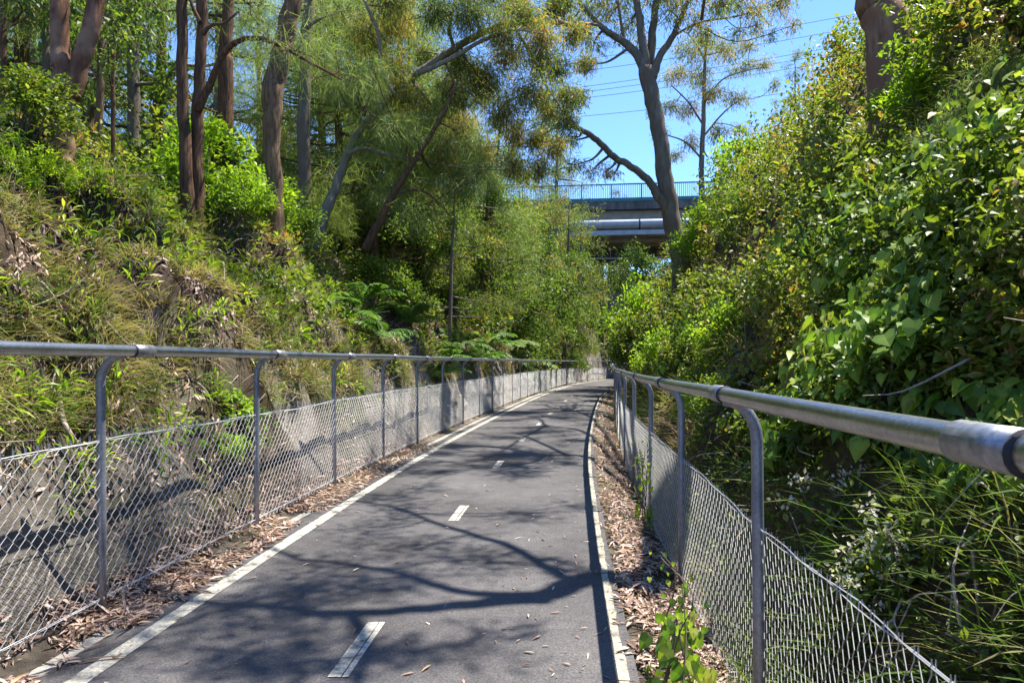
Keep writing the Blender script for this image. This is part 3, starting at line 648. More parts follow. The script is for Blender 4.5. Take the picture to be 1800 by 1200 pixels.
# pale leaning gum whose limb arches over towards the path
d = 14.; b = P(556, 420, d); b[2] = min(b[2], float(height(b[:1], b[1:2])[0]))-.1
t = Tree('leaning_pale_gum', b, 'pale leaning gum whose long bare limb arches over high above the fence', bark='bark_pale')
t.px([(545, 460, 26), (568, 380, 20), (588, 335, 17), (604, 290, 15), (622, 245, 14), (652, 208, 13), (690, 165, 12), (735, 128, 12), (780, 98, 12), (830, 68, 12), (880, 46, 11), (940, 36, 12), (1000, 44, 9), (1040, 60, 5)], d, True, d2=d+1.5, sides=12)
t.px([(735, 130, 9), (790, 105, 8), (850, 70, 7), (900, 55, 4)], d+.4)
t.px([(610, 270, 9), (640, 262, 8), (690, 275, 6), (735, 282, 5)], d)
t.px([(690, 165, 9), (670, 120, 7), (665, 60, 6), (640, 0, 5)], d)
t.px([(800, 90, 7), (790, 50, 6), (800, 0, 5)], d+.7)
t.px([(900, 42, 6), (930, 90, 5), (960, 150, 4), (985, 190, 3), (995, 230, 2)], d+1.2)
for cx, cy, r in [(700, 40, .6), (770, 25, .6), (840, 20, .6), (910, 10, .55), (980, 15, .5), (900, 100, .55), (850, 130, .6), (800, 160, .6), (950, 100, .55), (985, 120, .4), (930, 160, .6), (880, 190, .6),
                  (820, 215, .55), (960, 190, .45), (760, 200, .5), (990, 165, .35), (870, 60, .5), (740, 90, .45), (900, 235, .5), (850, 260, .45), (950, 240, .4), (1000, 60, .4), (800, 110, .5), (830, 300, .5), (900, 290, .45), (780, 260, .5), (870, 150, .5), (1015, 110, .35), (1000, 210, .35), (980, 260, .4), (940, 300, .4), (1020, 170, .3), (930, 30, .5), (720, 170, .5), (680, 120, .5), (650, 60, .6), (690, 0, .6), (1010, 0, .5), (860, -20, .7), (960, 60, .45)]:
    t.blob(P(cx+R_.uniform(-12, 12), cy, d+R_.uniform(.0, 2.2)), r, int(1900*r*r/.3), SICK, .115, tint=(.58, .26), twigs=16)
t.finish('gum')
# dark leaning tree
d = 13.5; b = P(640, 440, d); b[2] = float(height(b[:1], b[1:2])[0])-.1
t = Tree('dark_leaning_tree', b, 'thin dark trunk leaning right below the pale arching gum', bark='bark_dark')
t.px([(640, 440, 16), (664, 395, 14), (692, 340, 12), (725, 288, 10), (755, 240, 8), (790, 180, 6), (800, 140, 3)], d, True)
t.px([(725, 288, 6), (715, 260, 5), (700, 230, 3)], d)
t.px([(692, 340, 5), (740, 335, 4), (775, 360, 3), (790, 380, 2)], d)
for cx, cy, r in [(730, 240, .6), (690, 230, .5), (780, 170, .6), (770, 300, .6), (700, 290, .5), (820, 250, .6), (650, 250, .5), (640, 190, .5), (600, 160, .55), (690, 330, .5), (740, 370, .5), (800, 330, .5), (850, 300, .5), (560, 100, .6), (660, 130, .5)]:
    t.blob(P(cx, cy, d+R_.uniform(-.3, 1.2)), r, int(900*r*r/.3), NEED, .26, tint=(.5, .22), twigs=10)
t.finish('needle')

# big eucalypt by the bridge
b = hit(1206, 530, 15); d = 20.
zb = float(height(np.array([P(1206, 500, d)[0]]), np.array([d]))[0])
bb = np.array([P(1204, 500, d)[0], d, zb-.2])
t = Tree('tall_eucalyptus', bb, 'tall grey eucalyptus with a low snaking side limb, in front of the bridge', bark='bark_grey')
q_ = [(1198, 470, 33), (1186, 410, 32), (1175, 350, 30), (1163, 270, 27), (1150, 190, 27), (1136, 118, 28)]
pts = [bb]+[P(a, y, d) for a, y, w in q_]
t.limb(pts, [.36]+[w*d/2/F for a, y, w in q_], True, 14)
t.px([(1138, 130, 22), (1120, 98, 16), (1098, 75, 13), (1070, 58, 11), (1040, 30, 8), (1010, -10, 6)], d)
t.px([(1078, 62, 7), (1050, 45, 6), (1022, 42, 4), (1000, 35, 3)], d-.4)
t.px([(1136, 122, 18), (1128, 60, 14), (1120, 10, 12), (1108, -60, 10)], d)
t.px([(1142, 122, 18), (1147, 60, 14), (1153, 0, 12), (1160, -80, 9)], d+.3)
t.px([(1146, 140, 16), (1160, 100, 13), (1180, 68, 11), (1198, 30, 9), (1222, -30, 8)], d)
t.px([(1098, 75, 6), (1090, 30, 5), (1082, -20, 4)], d)
t.px([(1180, 385, 16), (1162, 352, 17), (1140, 318, 14), (1108, 292, 12), (1078, 275, 12), (1055, 252, 11), (1035, 236, 10), (1008, 222, 8), (985, 208, 6), (955, 200, 3)], d, d2=d-1.5, sides=10)
t.px([(1010, 222, 5), (998, 200, 4), (994, 165, 3), (985, 130, 2)], d-1.2)
t.px([(1180, 66, 5), (1230, 40, 4), (1290, 30, 3), (1330, 20, 2)], d)
for cx, cy, r in [(1030, 10, .9), (1070, 20, .6), (1000, 40, .6), (1100, -10, .8), (1150, -30, 1.), (1210, -20, .9), (1260, 10, .7), (1320, 15, .6), (1370, 10, .6), (1395, 45, .35), (1300, 55, .4), (1045, 75, .5), (1240, 60, .4),
                  (985, 250, .5), (1005, 240, .4), (1010, 290, .45), (1040, 300, .4), (1065, 300, .35), (960, 215, .5), (1080, 305, .25), (1350, 60, .3), (1110, 40, .6), (1180, 20, .7), (1060, -10, .7), (1290, -5, .7), (1220, 45, .5), (1330, 45, .4), (1090, 70, .35), (1160, -10, .8), (1380, -5, .5), (1020, 60, .5), (1030, 110, .35)]:
    t.blob(P(cx, cy, d+R_.uniform(-1., 1.)), r, int(440*r*r/.3), SICK, .15, tint=(.55, .27), twigs=11, twr=.012)
t.finish('gum')
# far thin tree by the wires
d = 33.
bx = P(1232, 330, d); zb = float(height(bx[:1], np.array([d]))[0])
bb = np.array([bx[0], d, zb-.2])
t = Tree('slender_orange_gum', bb, 'slender gum with orange-tinged drooping leaves against the sky, beyond the tall eucalyptus', bark='bark_grey')
t.limb([bb, P(1233, 300, d), P(1236, 220, d), P(1238, 150, d), P(1240, 90, d), P(1246, 50, d)], [.16, .13, .11, .09, .06, .03], True, 9)
for l in ([(1236, 220, 4), (1210, 180, 3), (1180, 150, 2)], [(1238, 180, 4), (1270, 140, 3), (1310, 125, 2), (1345, 118, 2)], [(1234, 280, 4), (1205, 250, 3), (1165, 235, 2)], [(1240, 110, 4), (1225, 80, 3), (1210, 60, 2)], [(1236, 240, 4), (1270, 200, 3), (1300, 175, 2)]): t.px(l, d, sides=5)
for cx, cy, r in [(1240, 70, .9), (1210, 90, .9), (1190, 130, .8), (1270, 90, .9), (1230, 130, .9), (1300, 120, .7), (1340, 115, .6), (1180, 190, .7), (1215, 190, .7), (1160, 235, .5), (1255, 165, .8), (1290, 175, .7), (1320, 80, .6),
                  (1215, 250, .6), (1265, 230, .7), (1300, 225, .5), (1190, 270, .5), (1270, 280, .6), (1150, 200, .4), (1360, 150, .4)]:
    t.blob(P(cx, cy, d+R_.uniform(-1.2, 1.2)), r, int(400*r*r/.3), SICK, .20, tint=(.66, .25), twigs=10, twr=.016)
t.finish('gum')
# stout trunk on the right bank whose limbs reach over the path and throw the branch shadows
SUN = np.array([.40, .20, 1.])
d = 8.; p0 = P(1560, 95, d); zb = float(height(p0[:1], p0[1:2])[0])
bb = np.array([p0[0]+.05, d, min(zb, p0[2])-.3])
t = Tree('stout_pink_gum', bb, 'stout pinkish trunk rooted high among the creepers on the right bank', bark='bark_pink')
top = P(1528, -160, d)
t.limb([bb, P(1556, 60, d), P(1545, 10, d), P(1532, -70, d), top], [.27, .235, .22, .21, .19], True, 16)
def shadow_limb(lst, h0, h1, r0, r1, first=None):
    n = len(lst); out = [] if first is None else [first]
    for i, (a, y) in enumerate(lst):
        dd = (CAMZ)*F/(y-HY); g = np.array([(a-HX)/F*dd, dd, 0.]); h = h0+(h1-h0)*i/(n-1)
        out.append(g+SUN*h)
    return t.limb(out, np.linspace(r0, r1, len(out)), sides=9)
j = shadow_limb([(1150, 1010), (1060, 1015), (1000, 1030), (960, 1050)], 7.6, 7.9, .15, .10, top)
shadow_limb([(1000, 1025), (900, 965), (840, 945), (760, 920), (700, 895), (620, 882)], 7.8, 8.8, .05, .018)
shadow_limb([(965, 1048), (850, 1048), (760, 1032), (700, 1010), (590, 992), (520, 985)], 7.9, 9.2, .06, .02)
k2 = shadow_limb([(965, 1055), (860, 1062), (750, 1072), (600, 1082), (480, 1070), (330, 1060)], 7.9, 9.4, .09, .03)
shadow_limb([(615, 1080), (635, 1125), (640, 1160), (620, 1230)], 8.6, 9.0, .05, .025)
shadow_limb([(1035, 806), (950, 800), (850, 785), (740, 792)], 9.0, 10.8, .07, .03, top)
shadow_limb([(1000, 803), (940, 775), (900, 762), (840, 764)], 9.2, 10.5, .045, .02)
shadow_limb([(1030, 762), (960, 748), (940, 735), (850, 728)], 10.2, 12.5, .06, .02, top)
shadow_limb([(1032, 730), (960, 722), (880, 724), (800, 740)], 12.8, 13.8, .06, .02, top)
shadow_limb([(960, 748), (920, 770), (860, 805), (800, 818)], 9.6, 10.5, .04, .015)
shadow_limb([(960, 800), (930, 815), (850, 822), (780, 812)], 9.0, 10.2, .04, .015)
def g2(a, y, h):
    dd = CAMZ*F/(y-HY); return np.array([(a-HX)/F*dd, dd, 0.])+SUN*h
for a, y, h, r in [(700, 900, 9, .5), (760, 960, 8.8, .55), (640, 940, 9.2, .5), (560, 1000, 9.5, .6), (500, 1060, 9.6, .6), (400, 1080, 9.6, .6), (640, 1040, 9.2, .45), (860, 985, 8.6, .4), (980, 1000, 8.3, .3),
                   (300, 1010, 9.6, .6), (240, 1120, 9.6, .7), (540, 1130, 9.4, .5), (820, 1130, 9, .35), (660, 880, 9.3, .5), (900, 905, 9, .35), (740, 860, 9.6, .4), (1000, 890, 8.8, .35),
                   (830, 795, 11, .55), (900, 800, 10.6, .5), (960, 810, 10.3, .45), (760, 800, 11, .5), (880, 770, 11.2, .55), (960, 760, 11, .5), (800, 750, 11.6, .6), (900, 740, 11.4, .6), (1000, 735, 11, .5), (1000, 775, 10.6, .45), (860, 720, 11.8, .6), (730, 790, 11.2, .5)]:
    t.blob(g2(a, y, h+R_.uniform(-.3, .3)), r, int(250*r/.5), SICK, .15, droop=.6, twigs=8)
shadow_limb([(330, 1060), (150, 1010), (60, 900)], 9.4, 10.2, .035, .02)
shadow_limb([(520, 985), (400, 930), (330, 860)], 9.2, 10.4, .03, .015)
for k in range(84):
    y = R_.uniform(690, 835); dd = CAMZ*F/(y-HY); x = R_.uniform(float(lineL(dd))-.3, float(lineR(dd))); t.blob(np.array([x, dd, 0])+SUN*(max(9., (1.9+.53*dd)/.89)+R_.uniform(.5, 1.8)), R_.uniform(.3, .6), 220, SICK, .15, droop=.6, twigs=7)
for k in range(14):
    t.blob(g2(R_.uniform(20, 760), R_.uniform(890, 1190), R_.uniform(8.6, 9.8)), R_.uniform(.3, .6), 170, SICK, .15, droop=.6, twigs=7)
for k in range(62):     # the crown spreads over the path to the left bank
    x, y = R_.uniform(-5.5, -.6), R_.uniform(4, 15.); z = R_.uniform(10.2, 12.4)
    t.blob((x, y, z), R_.uniform(.4, .75), 110, SICK, .15, droop=.6, twigs=6)
t.finish('gum')

# slim saplings over the ferns
for nm_, lb, pts, dd, cr in [
    ('slim_sapling', 'tall thin sapling stem rising from the ferns near the middle of the left bank', [(862, 540, 6), (866, 420, 6), (872, 300, 5), (882, 200, 4)], 25, [(870, 330, 500, .5), (890, 270, 500, .5), (850, 400, 400, .5), (880, 210, 400, .5)]),
    ('short_sapling', 'short sapling with a bare lower stem among ferns', [(790, 560, 6), (793, 480, 6), (797, 400, 5), (800, 330, 3)], 17.5, [(800, 380, 450, .45), (780, 430, 400, .4), (820, 340, 400, .45)]),
    ('forked_sapling', 'small forked sapling with red-tinged stem beside the pale ferns', [(896, 590, 5), (898, 520, 5), (893, 450, 4), (905, 390, 3)], 28, [(900, 430, 400, .5), (880, 390, 400, .5), (925, 400, 400, .5)])]:
    pole_tree(nm_, lb, 'twig', pts, dd, cr, 'mid', KITE, .08)

# ------------------------------------------------------------------ shrubs, ferns and the wood behind: prototypes and copies
def shrub_proto(kind, seed):
    """unit shrub about 1 m in radius, base at the origin"""
    st, lf = Acc(), Acc()
    cfg = dict(bright=(LANCE, .17, 1500, 16, 'bright'), leafy=(OVAL, .11, 2600, 22, 'small'), dense=(KITE, .085, 4200, 26, 'mid'), wispy=(NEED, .26, 3800, 22, 'needle'), broad=(HEART, .15, 900, 14, 'broad'), lemon=(OVAL, .10, 2800, 24, 'bright'))[kind]
    tm, size, n, lumps, mat = cfg
    for k in range(lumps):
        u = rnd_dirs(1)[0]; u[2] = abs(u[2])*1.2-.15; c = u*(.35+.6*RNG.random())*np.array([1, 1, .95])+np.array([0, 0, .75]); r = .22+.22*RNG.random()
        st.tube(spline([[R_.uniform(-.08, .08), R_.uniform(-.08, .08), -.25], c*.5+rnd_dirs(1)[0]*.1, c], 3), np.linspace(.022, .006, 7), 4, cap=False)
        m = n//lumps; q_ = c+rnd_dirs(m)*(RNG.random((m, 1))**.5)*r
        out = nrm(q_-np.array([0, 0, .5])); dr = .25 if kind != 'wispy' else .6
        lf.inst(tm, q_, nrm(out*.8+rnd_dirs(m)*.7-UP*dr), rnd_dirs(m)*.5+UP*.9, size*(.6+.7*RNG.random(m)), np.clip(R_.gauss(.5, .12)+RNG.normal(0, .2, m), 0, 1))
    return st, lf, mat
PROTO = {}
def shrub(kind, loc, s, label, group=None, name=None, rz=None, sz=1.):
    key = (kind, R_.randrange(2))
    nm_ = name or dict(bright='lance_leaf_shrub', leafy='leafy_shrub', dense='dense_shrub', wispy='wispy_shrub', broad='broad_leaf_shrub', lemon='lemon_green_shrub')[kind]
    if key not in PROTO:
        st, lf, mat = shrub_proto(*key); r = bpy.data.objects.new(nm_, None); COL.objects.link(r)
        st.build('stem', M['twig'], r, None, True); lf.build('foliage', M[mat], r); PROTO[key] = r; o = r
    else: o = copy_tree(PROTO[key]); o.name = nm_
    o.location = [float(x) for x in loc]; o.scale = (s, s, s*sz); o.rotation_euler = (0, 0, R_.uniform(0, 6.28) if rz is None else rz)
    if 'group' in o: del o['group']
    return tag(o, label, 'shrub', group)
def fern_proto(seed):
    fr = Acc(); nf = 9
    for k in range(nf):
        az = 6.283*k/nf+R_.uniform(-.3, .3); L = R_.uniform(.75, 1.1); el = R_.uniform(.5, 1.2)
        tt = np.linspace(0, 1, 13); h = np.array([math.cos(az), math.sin(az), 0])
        sp = h*np.outer(tt, [1])*L*math.cos(el)*1.15+np.outer(tt*L*math.sin(el)-.55*L*tt**2.2, UP)
        fr.tube(sp, np.linspace(.009, .003, 13), 3, cap=False, tint=.4)
        side = np.cross(h, UP); tb = R_.gauss(.5, .15)
        for sgn in (-1, 1):
            m = 34; u = np.linspace(.16, .99, m); pos = np.stack([np.interp(u, tt, sp[:, i]) for i in range(3)], -1)
            ln = .34*L*np.sin(np.pi*np.clip(.12+.9*(1-u)**.8, 0, 1))*(.5+.5*(1-u))+.03
            ax = side*sgn+h*.45-UP*.25+RNG.normal(0, .08, (m, 3))
            fr.inst(LANCE, pos, ax, np.tile(UP, (m, 1))+RNG.normal(0, .15, (m, 3)), np.stack([ln*.75+.03, ln, ln*.6], -1), np.clip(tb+RNG.normal(0, .12, m), 0, 1))
    return fr
FP = {}
def fern(loc, s, label, pale=False, group='bracken ferns on the left bank'):
    key = (pale, R_.randrange(2))
    if key not in FP:
        r = bpy.data.objects.new('fern', None); COL.objects.link(r)
        fern_proto(0).build('fronds', M['palefern' if pale else 'fern'], r); FP[key] = r; o = r
    else: o = copy_tree(FP[key]); o.name = 'fern'
    o.location = [float(x) for x in loc]; o.scale = (s, s, s); o.rotation_euler = (R_.uniform(-.2, .2), R_.uniform(-.1, .3), R_.uniform(0, 6.28))
    return tag(o, label, 'fern', group)

# left slope shrubs read off the photograph: (px, py of the base, radius m, kind, label)
for px, py, r, k, lb in [
    (70, 345, .33, 'bright', 'glossy lance-leaved shrub in sun below the forked red-brown gum'),
    (160, 350, .30, 'bright', 'lance-leaved shrub at the foot of the forked red-brown gum, on its right'),
    (15, 330, .33, 'bright', 'lance-leaved shrub cut by the left edge of the picture'),
    (30, 245, .5, 'leafy', 'leafy shrub with reddish tips at the far left, above the lance-leaved shrubs'),
    (215, 255, .55, 'leafy', 'green shrub between the forked gum and the twin-stemmed tree, lower one'),
    (255, 180, .6, 'leafy', 'green shrub between the forked gum and the twin-stemmed tree, higher one'),
    (290, 290, .6, 'dense', 'dark low shrub just left of the twin stems'),
    (425, 385, .5, 'lemon', 'bright lemon-green shrub right of the twin stems, lower half'),
    (535, 400, .45, 'lemon', 'small lemon-green shrub left of the pale leaning trunk'),
    (390, 250, .7, 'leafy', 'yellow-green shrub in front of the dark patched trunk'),
    (420, 735, .26, 'broad', 'small bright leafy weed growing through the left chain-link'),
    (395, 790, .18, 'lemon', 'tiny bright weed at the foot of the left rock face, behind the mesh'),
]:
    shrub(k, hit(px, py)-np.array([0, 0, .15]), r, lb)
def onleft(d, so):
    x = float(fenL(d))-so; return np.array([x, d, float(height(np.array([x]), np.array([d]))[0])])
for d, so, r, k, lb in [
    (11.6, 3.4, .95, 'lemon', 'largest bright lemon-green shrub, between the twin stems and the stout brown trunk'),
    (12.3, 2.7, .7, 'lemon', 'lemon-green shrub below the stout brown trunk'),
    (12.2, 2.2, .55, 'dense', 'dark shrub just right of the foot of the pale leaning gum'),
    (13.2, 3.6, .8, 'leafy', 'leafy shrub behind the thin dark leaning trunk'),
    (14.5, 1.7, .65, 'leafy', 'shrub spilling down the bank below the thin dark leaning trunk'),
    (15.5, 3.0, .9, 'wispy', 'feathery grey-green shrub at mid bank above the ferns'),
    (16.8, 1.6, .75, 'dense', 'dark rounded shrub left of the short sapling'),
    (17.5, 3.4, 1.0, 'leafy', 'tall leafy shrub behind the short sapling'),
    (18.8, 1.9, .85, 'leafy', 'leafy shrub right of the short sapling'),
    (20.5, 3.0, 1.1, 'wispy', 'feathery shrub between the short and the tall sapling'),
    (21.0, 1.5, .8, 'dense', 'dark shrub low between the short and the tall sapling'),
    (23.0, 2.4, 1.1, 'leafy', 'leafy shrub just left of the tall thin sapling'),
    (24.0, 4.4, 1.4, 'dense', 'big dark shrub behind the tall thin sapling'),
    (26.0, 2.0, 1.1, 'lemon', 'sunlit yellow-green shrub right of the tall thin sapling'),
    (28.5, 3.6, 1.5, 'wispy', 'big feathery shrub behind the forked sapling'),
    (29.5, 2.3, 1.2, 'lemon', 'sunlit yellow-green shrub right of the forked sapling'),
    (32.5, 3.0, 1.5, 'lemon', 'largest sunlit yellow-green shrub leaning toward the bridge'),
    (33.0, 1.6, 1.0, 'leafy', 'leafy shrub low above the far left rail'),
    (36.5, 2.6, 1.6, 'lemon', 'yellow-green shrub under the left end of the silver pipe'),
    (37.0, 4.8, 1.9, 'wispy', 'tall feathery shrub hiding the left end of the bridge railing'),
    (40.5, 3.0, 1.6, 'leafy', 'leafy shrub just before the shaded rock spur'),
    (42.0, 5.2, 2.0, 'dense', 'dark tall shrub hiding the left part of the bridge deck'),
    (44.0, 2.2, 1.2, 'lemon', 'bright shrub pressed against the shaded face of the rock spur'),
    (48.0, 4.0, 1.5, 'lemon', 'bright shrub growing on top of the rock spur'),
    (50.0, 2.6, .9, 'leafy', 'small shrub on the slope of the rock spur'),
    (27.0, 5.5, 1.8, 'leafy', 'tall leafy shrub on the slope crest above the sunlit shrubs'),
    (19.0, 5.5, 1.4, 'dense', 'tall dark shrub high on the slope above the short sapling'),
    (15.0, 5.6, 1.1, 'leafy', 'shrub high on the slope between the grey trunk and the pale gum'),
]:
    shrub(k, onleft(d, so+.35)-np.array([0, 0, .2*r]), r*1.12, lb)
for d, so, s_, pale, lb in [
    (10.2, .95, .50, 0, 'fern hanging at the upper edge of the fern patch, leftmost'),
    (11.3, .75, .50, 0, 'green fern below the leftmost hanging fern'),
    (12.0, 1.4, .60, 0, 'green fern high in the patch under the dark leaning trunk'),
    (13.2, .8, .60, 0, 'green fern above the left handrail in the middle of the patch'),
    (13.8, 1.3, .65, 0, 'fern beside the shrub below the dark leaning trunk'),
    (14.8, .75, .6, 0, 'small fern drooping just over the left handrail'),
    (16.0, 1.0, .75, 0, 'bright fern beside the stem of the short sapling'),
    (17.6, .9, .7, 0, 'fern low over the handrail under the short sapling'),
    (19.2, .9, .8, 0, 'spreading fern between the short and the tall sapling'),
    (20.6, .7, .7, 0, 'fern with browned fronds right of the short sapling'),
    (22.2, .9, .9, 0, 'fern at the foot of the tall thin sapling'),
    (24.5, .9, 1.0, 1, 'pale silvery fern nearest the tall thin sapling'),
    (26.5, 1.0, 1.1, 1, 'pale silvery fern at the foot of the forked sapling'),
    (28.6, 1.1, 1.2, 1, 'largest pale silvery fern in the light'),
    (30.6, 1.1, 1.2, 1, 'pale fern after the largest silvery one'),
    (33.5, 1.1, 1.2, 1, 'pale fern nearest the shaded rock spur')]:
    fern(onleft(d, so*.8+(.5 if pale else .1))+np.array([0, 0, .2]), s_*1.5, lb, bool(pale))

# right bank shrubs and silhouettes
for px, py, r, k, lb in [
    (1255, 330, 1.2, 'leafy', 'green shrub on the right skyline just right of the slender gum'),
    (1300, 270, 1.1, 'leafy', 'skyline shrub above the dark hollow on the right bank'),
    (1345, 215, 1.0, 'dense', 'darker skyline shrub midway up the right bank edge'),
    (1395, 165, .9, 'leafy', 'skyline shrub where the wires meet the right bank'),
    (1440, 110, .8, 'lemon', 'bright feathery skyline shrub left of the stout pink trunk'),
    (1490, 60, .8, 'lemon', 'bright skyline shrub touching the stout pink trunk'),
    (1610, 40, .7, 'leafy', 'shrub right behind the stout pink trunk'),
    (1690, 40, .6, 'leafy', 'shrub near the upper right corner'),
    (1770, 60, .5, 'leafy', 'shrub in the upper right corner'),
    (1215, 385, 1.0, 'lemon', 'bright shrub right of the tall eucalyptus trunk, under the bridge railing'),
    (1250, 430, .9, 'leafy', 'leafy shrub on the right bank beside the tall eucalyptus'),
    (1150, 440, .9, 'lemon', 'bright shrub left of the tall eucalyptus trunk, against the bridge girders'),
    (1130, 500, .9, 'lemon', 'yellow-green shrub below the bridge, left of the tall eucalyptus foot'),
    (1115, 560, .8, 'lemon', 'yellow-green shrub hanging over the far end of the right rail'),
    (1105, 610, .7, 'leafy', 'shrub just above the far right handrail'),
    (1165, 610, .5, 'leafy', 'shrub above the right handrail below the brown dry grass'),
    (1235, 540, .55, 'leafy', 'shrub beside the brown dry grass hollow'),
    (1320, 400, .7, 'dense', 'dark green shrub below the shadowy hollow of the right bank'),
    (1760, 230, .42, 'wispy', 'feathery bright shrub high at the right edge'),
    (1690, 300, .35, 'wispy', 'feathery bright shrub below the upper right corner shrubs'),
    (1420, 440, .35, 'broad', 'broad-leaved vine clump in sun, upper middle of the right bank'),
    (1700, 470, .22, 'broad', 'big grey-glossed leaves by the right edge at mid height'),
    (1540, 560, .3, 'broad', 'broad-leaved vine clump above the thick handrail'),
    (1640, 640, .2, 'broad', 'broad-leaved clump right behind the thick handrail'),
]:
    shrub(k, hit(px, py)-np.array([0, 0, .2*r]), r, lb)

def onright(d, so):
    x = float(fenR(d))+so; return np.array([x, d, float(height(np.array([x]), np.array([d]))[0])])
for d, so, r, z, k, lb in [
    (27, .9, 1.5, 1.5, 'lemon', 'tall yellow-green shrub left of the tall eucalyptus, in front of the bridge girders'),
    (31, 1.0, 1.6, 1.5, 'lemon', 'tall yellow-green shrub hanging over the bend of the right fence'),
    (23.5, .9, 1.2, 1.4, 'leafy', 'leafy shrub at the foot of the tall eucalyptus, on its left'),
    (36, .8, 1.6, 1.6, 'leafy', 'leafy shrub beyond the bend, right of the bridge pier'),
    (19, 2.5, 1.0, 1.2, 'lemon', 'bright shrub covering the foot of the tall eucalyptus'),
    (18, 1.2, .9, 1.2, 'leafy', 'leafy shrub on the bank below the tall eucalyptus'),
    (21, 4.0, 1.3, 1.2, 'lemon', 'bright shrub right of the tall eucalyptus, level with the bridge deck'),
    (15, 1.0, .7, 1.2, 'lemon', 'yellow-green shrub above the brown dry grass of the right bank'),
    (12, .9, .5, 1.2, 'leafy', 'small shrub sprawling at mid height above the right handrail'),
    (9.5, 1.3, .55, 1.1, 'lemon', 'bright small-leaved shrub on the right bank left of the broad vine'),
    (7.1, 2.45, .5, 1.2, 'leafy', 'shrub hiding the foot of the stout pink trunk'),
    (7.3, 3.0, .55, 1.2, 'lemon', 'yellow-green shrub right of the foot of the stout pink trunk'),
    (8.2, 2.4, .6, 1.3, 'leafy', 'leafy shrub left of the stout pink trunk'),
    (7.6, .8, .40, 1.1, 'lemon', 'low bright shrub just behind the right handrail, nearer one')]:
    shrub(k, onright(d, so)-np.array([0, 0, .3*r]), r, lb, sz=z)
# creeper hanging on the near right fence: stem with heart leaves
def fence_vine(px, d, z0, z1, n, size, label, name='fence_vine', xo=-.03):
    x = (px-HX)/F*d; base = np.array([x, d, z0]); root = empty(name, base, label, 'vine'); st, lf = Acc(), Acc()
    for k in range(4):
        pts = spline([[x+R_.uniform(-.06, .06), d+R_.uniform(-.1, .1), z0], [x+xo+R_.uniform(-.08, .08), d+R_.uniform(-.1, .1), (z0+z1)/2], [x+xo+R_.uniform(-.08, .06), d+R_.uniform(-.15, .15), z1-R_.random()*.25]], 5)
        st.tube(pts, np.linspace(.005, .002, len(pts)), 4, cap=False)
        m = n//4; c = pts[RNG.integers(0, len(pts), m)]*1.; q_ = c+RNG.normal(0, .05, (m, 3))*np.array([1, 1.2, 1]); w = 1-(q_[:, 2]-z0)/(z1-z0)*.75
        lf.inst(HEART, q_, nrm(rnd_dirs(m)*.5+np.array([-.2, -.3, -.9])), rnd_dirs(m)*.5+np.array([-.3, -.8, .4]), size*np.clip(w, .25, 1)*(.7+.5*RNG.random(m)), RNG.random(m)*.75+.15)
    st.build('stem', M['twig'], root, base); lf.build('foliage', M['broad'], root, base); return root
fence_vine(1195, 2.95, -.02, .42, 64, .095, 'leafy green vine sprawling up the near right chain-link beside the litter', xo=.0)
fence_vine(1185, 3.3, -.02, .55, 26, .05, 'thin flowering vine shoot reaching above the leafy green vine', name='vine_shoot', xo=.02)
fence_vine(1130, 6.3, -.1, .75, 70, .06, 'dark creeper climbing the post third along the right fence', xo=.03)
# seed-headed weeds
def seed_weed(px, py, d0, s, label):
    b = hit(px, py, d0); root = empty('seeding_weed', b, label, 'weed', 'pale seeding weeds behind the right fence'); st, lf, sd = Acc(), Acc(), Acc(); s *= 1.3
    for k in range(5):
        tip = b+np.array([R_.uniform(-.13, .10), R_.uniform(-.12, .08), R_.uniform(.12, .26)])*s
        st.tube(spline([b-np.array([0, 0, .05]), (b+tip)/2+rnd_dirs(1)[0]*.02, tip], 4), np.linspace(.004, .002, 9), 4, cap=False)
        m = 26; q_ = tip+RNG.normal(0, .022, (m, 3))*s; sd.inst(KITE, q_, rnd_dirs(m), rnd_dirs(m), .020*s*(.7+.6*RNG.random(m)), RNG.random(m))
        m = 6; lf.inst(OVAL, b+(tip-b)*RNG.random((m, 1))*.9, nrm(rnd_dirs(m)+np.array([-.3, -.4, -.1])), rnd_dirs(m)*.3+UP, .07*s*(.7+.5*RNG.random(m)), RNG.random(m)*.6)
    st.build('stem', M['twig'], root, b); lf.build('leaves', M['mid'], root, b); tag(sd.build('seed_heads', M['seed'], root, b), kind='stuff')
for a in [(1455, 950, 1.8, 1.2, 'pale seeding weed standing tallest behind the near right post'), (1540, 1050, 1.6, 1.0, 'pale seeding weed leaning on the near right mesh, middle one'), (1600, 1040, 1.6, 1.0, 'pale seeding weed at the back beside the dark gully'),
          (1500, 660, 2.2, .9, 'whitish flowering weed just above the thick handrail'), (1430, 560, 2.5, 1., 'whitish flowering weed among the sunlit vine leaves'), (1530, 1130, 1.5, .9, 'pale seeding weed lowest down by the near right mesh')]:
    seed_weed(*a)

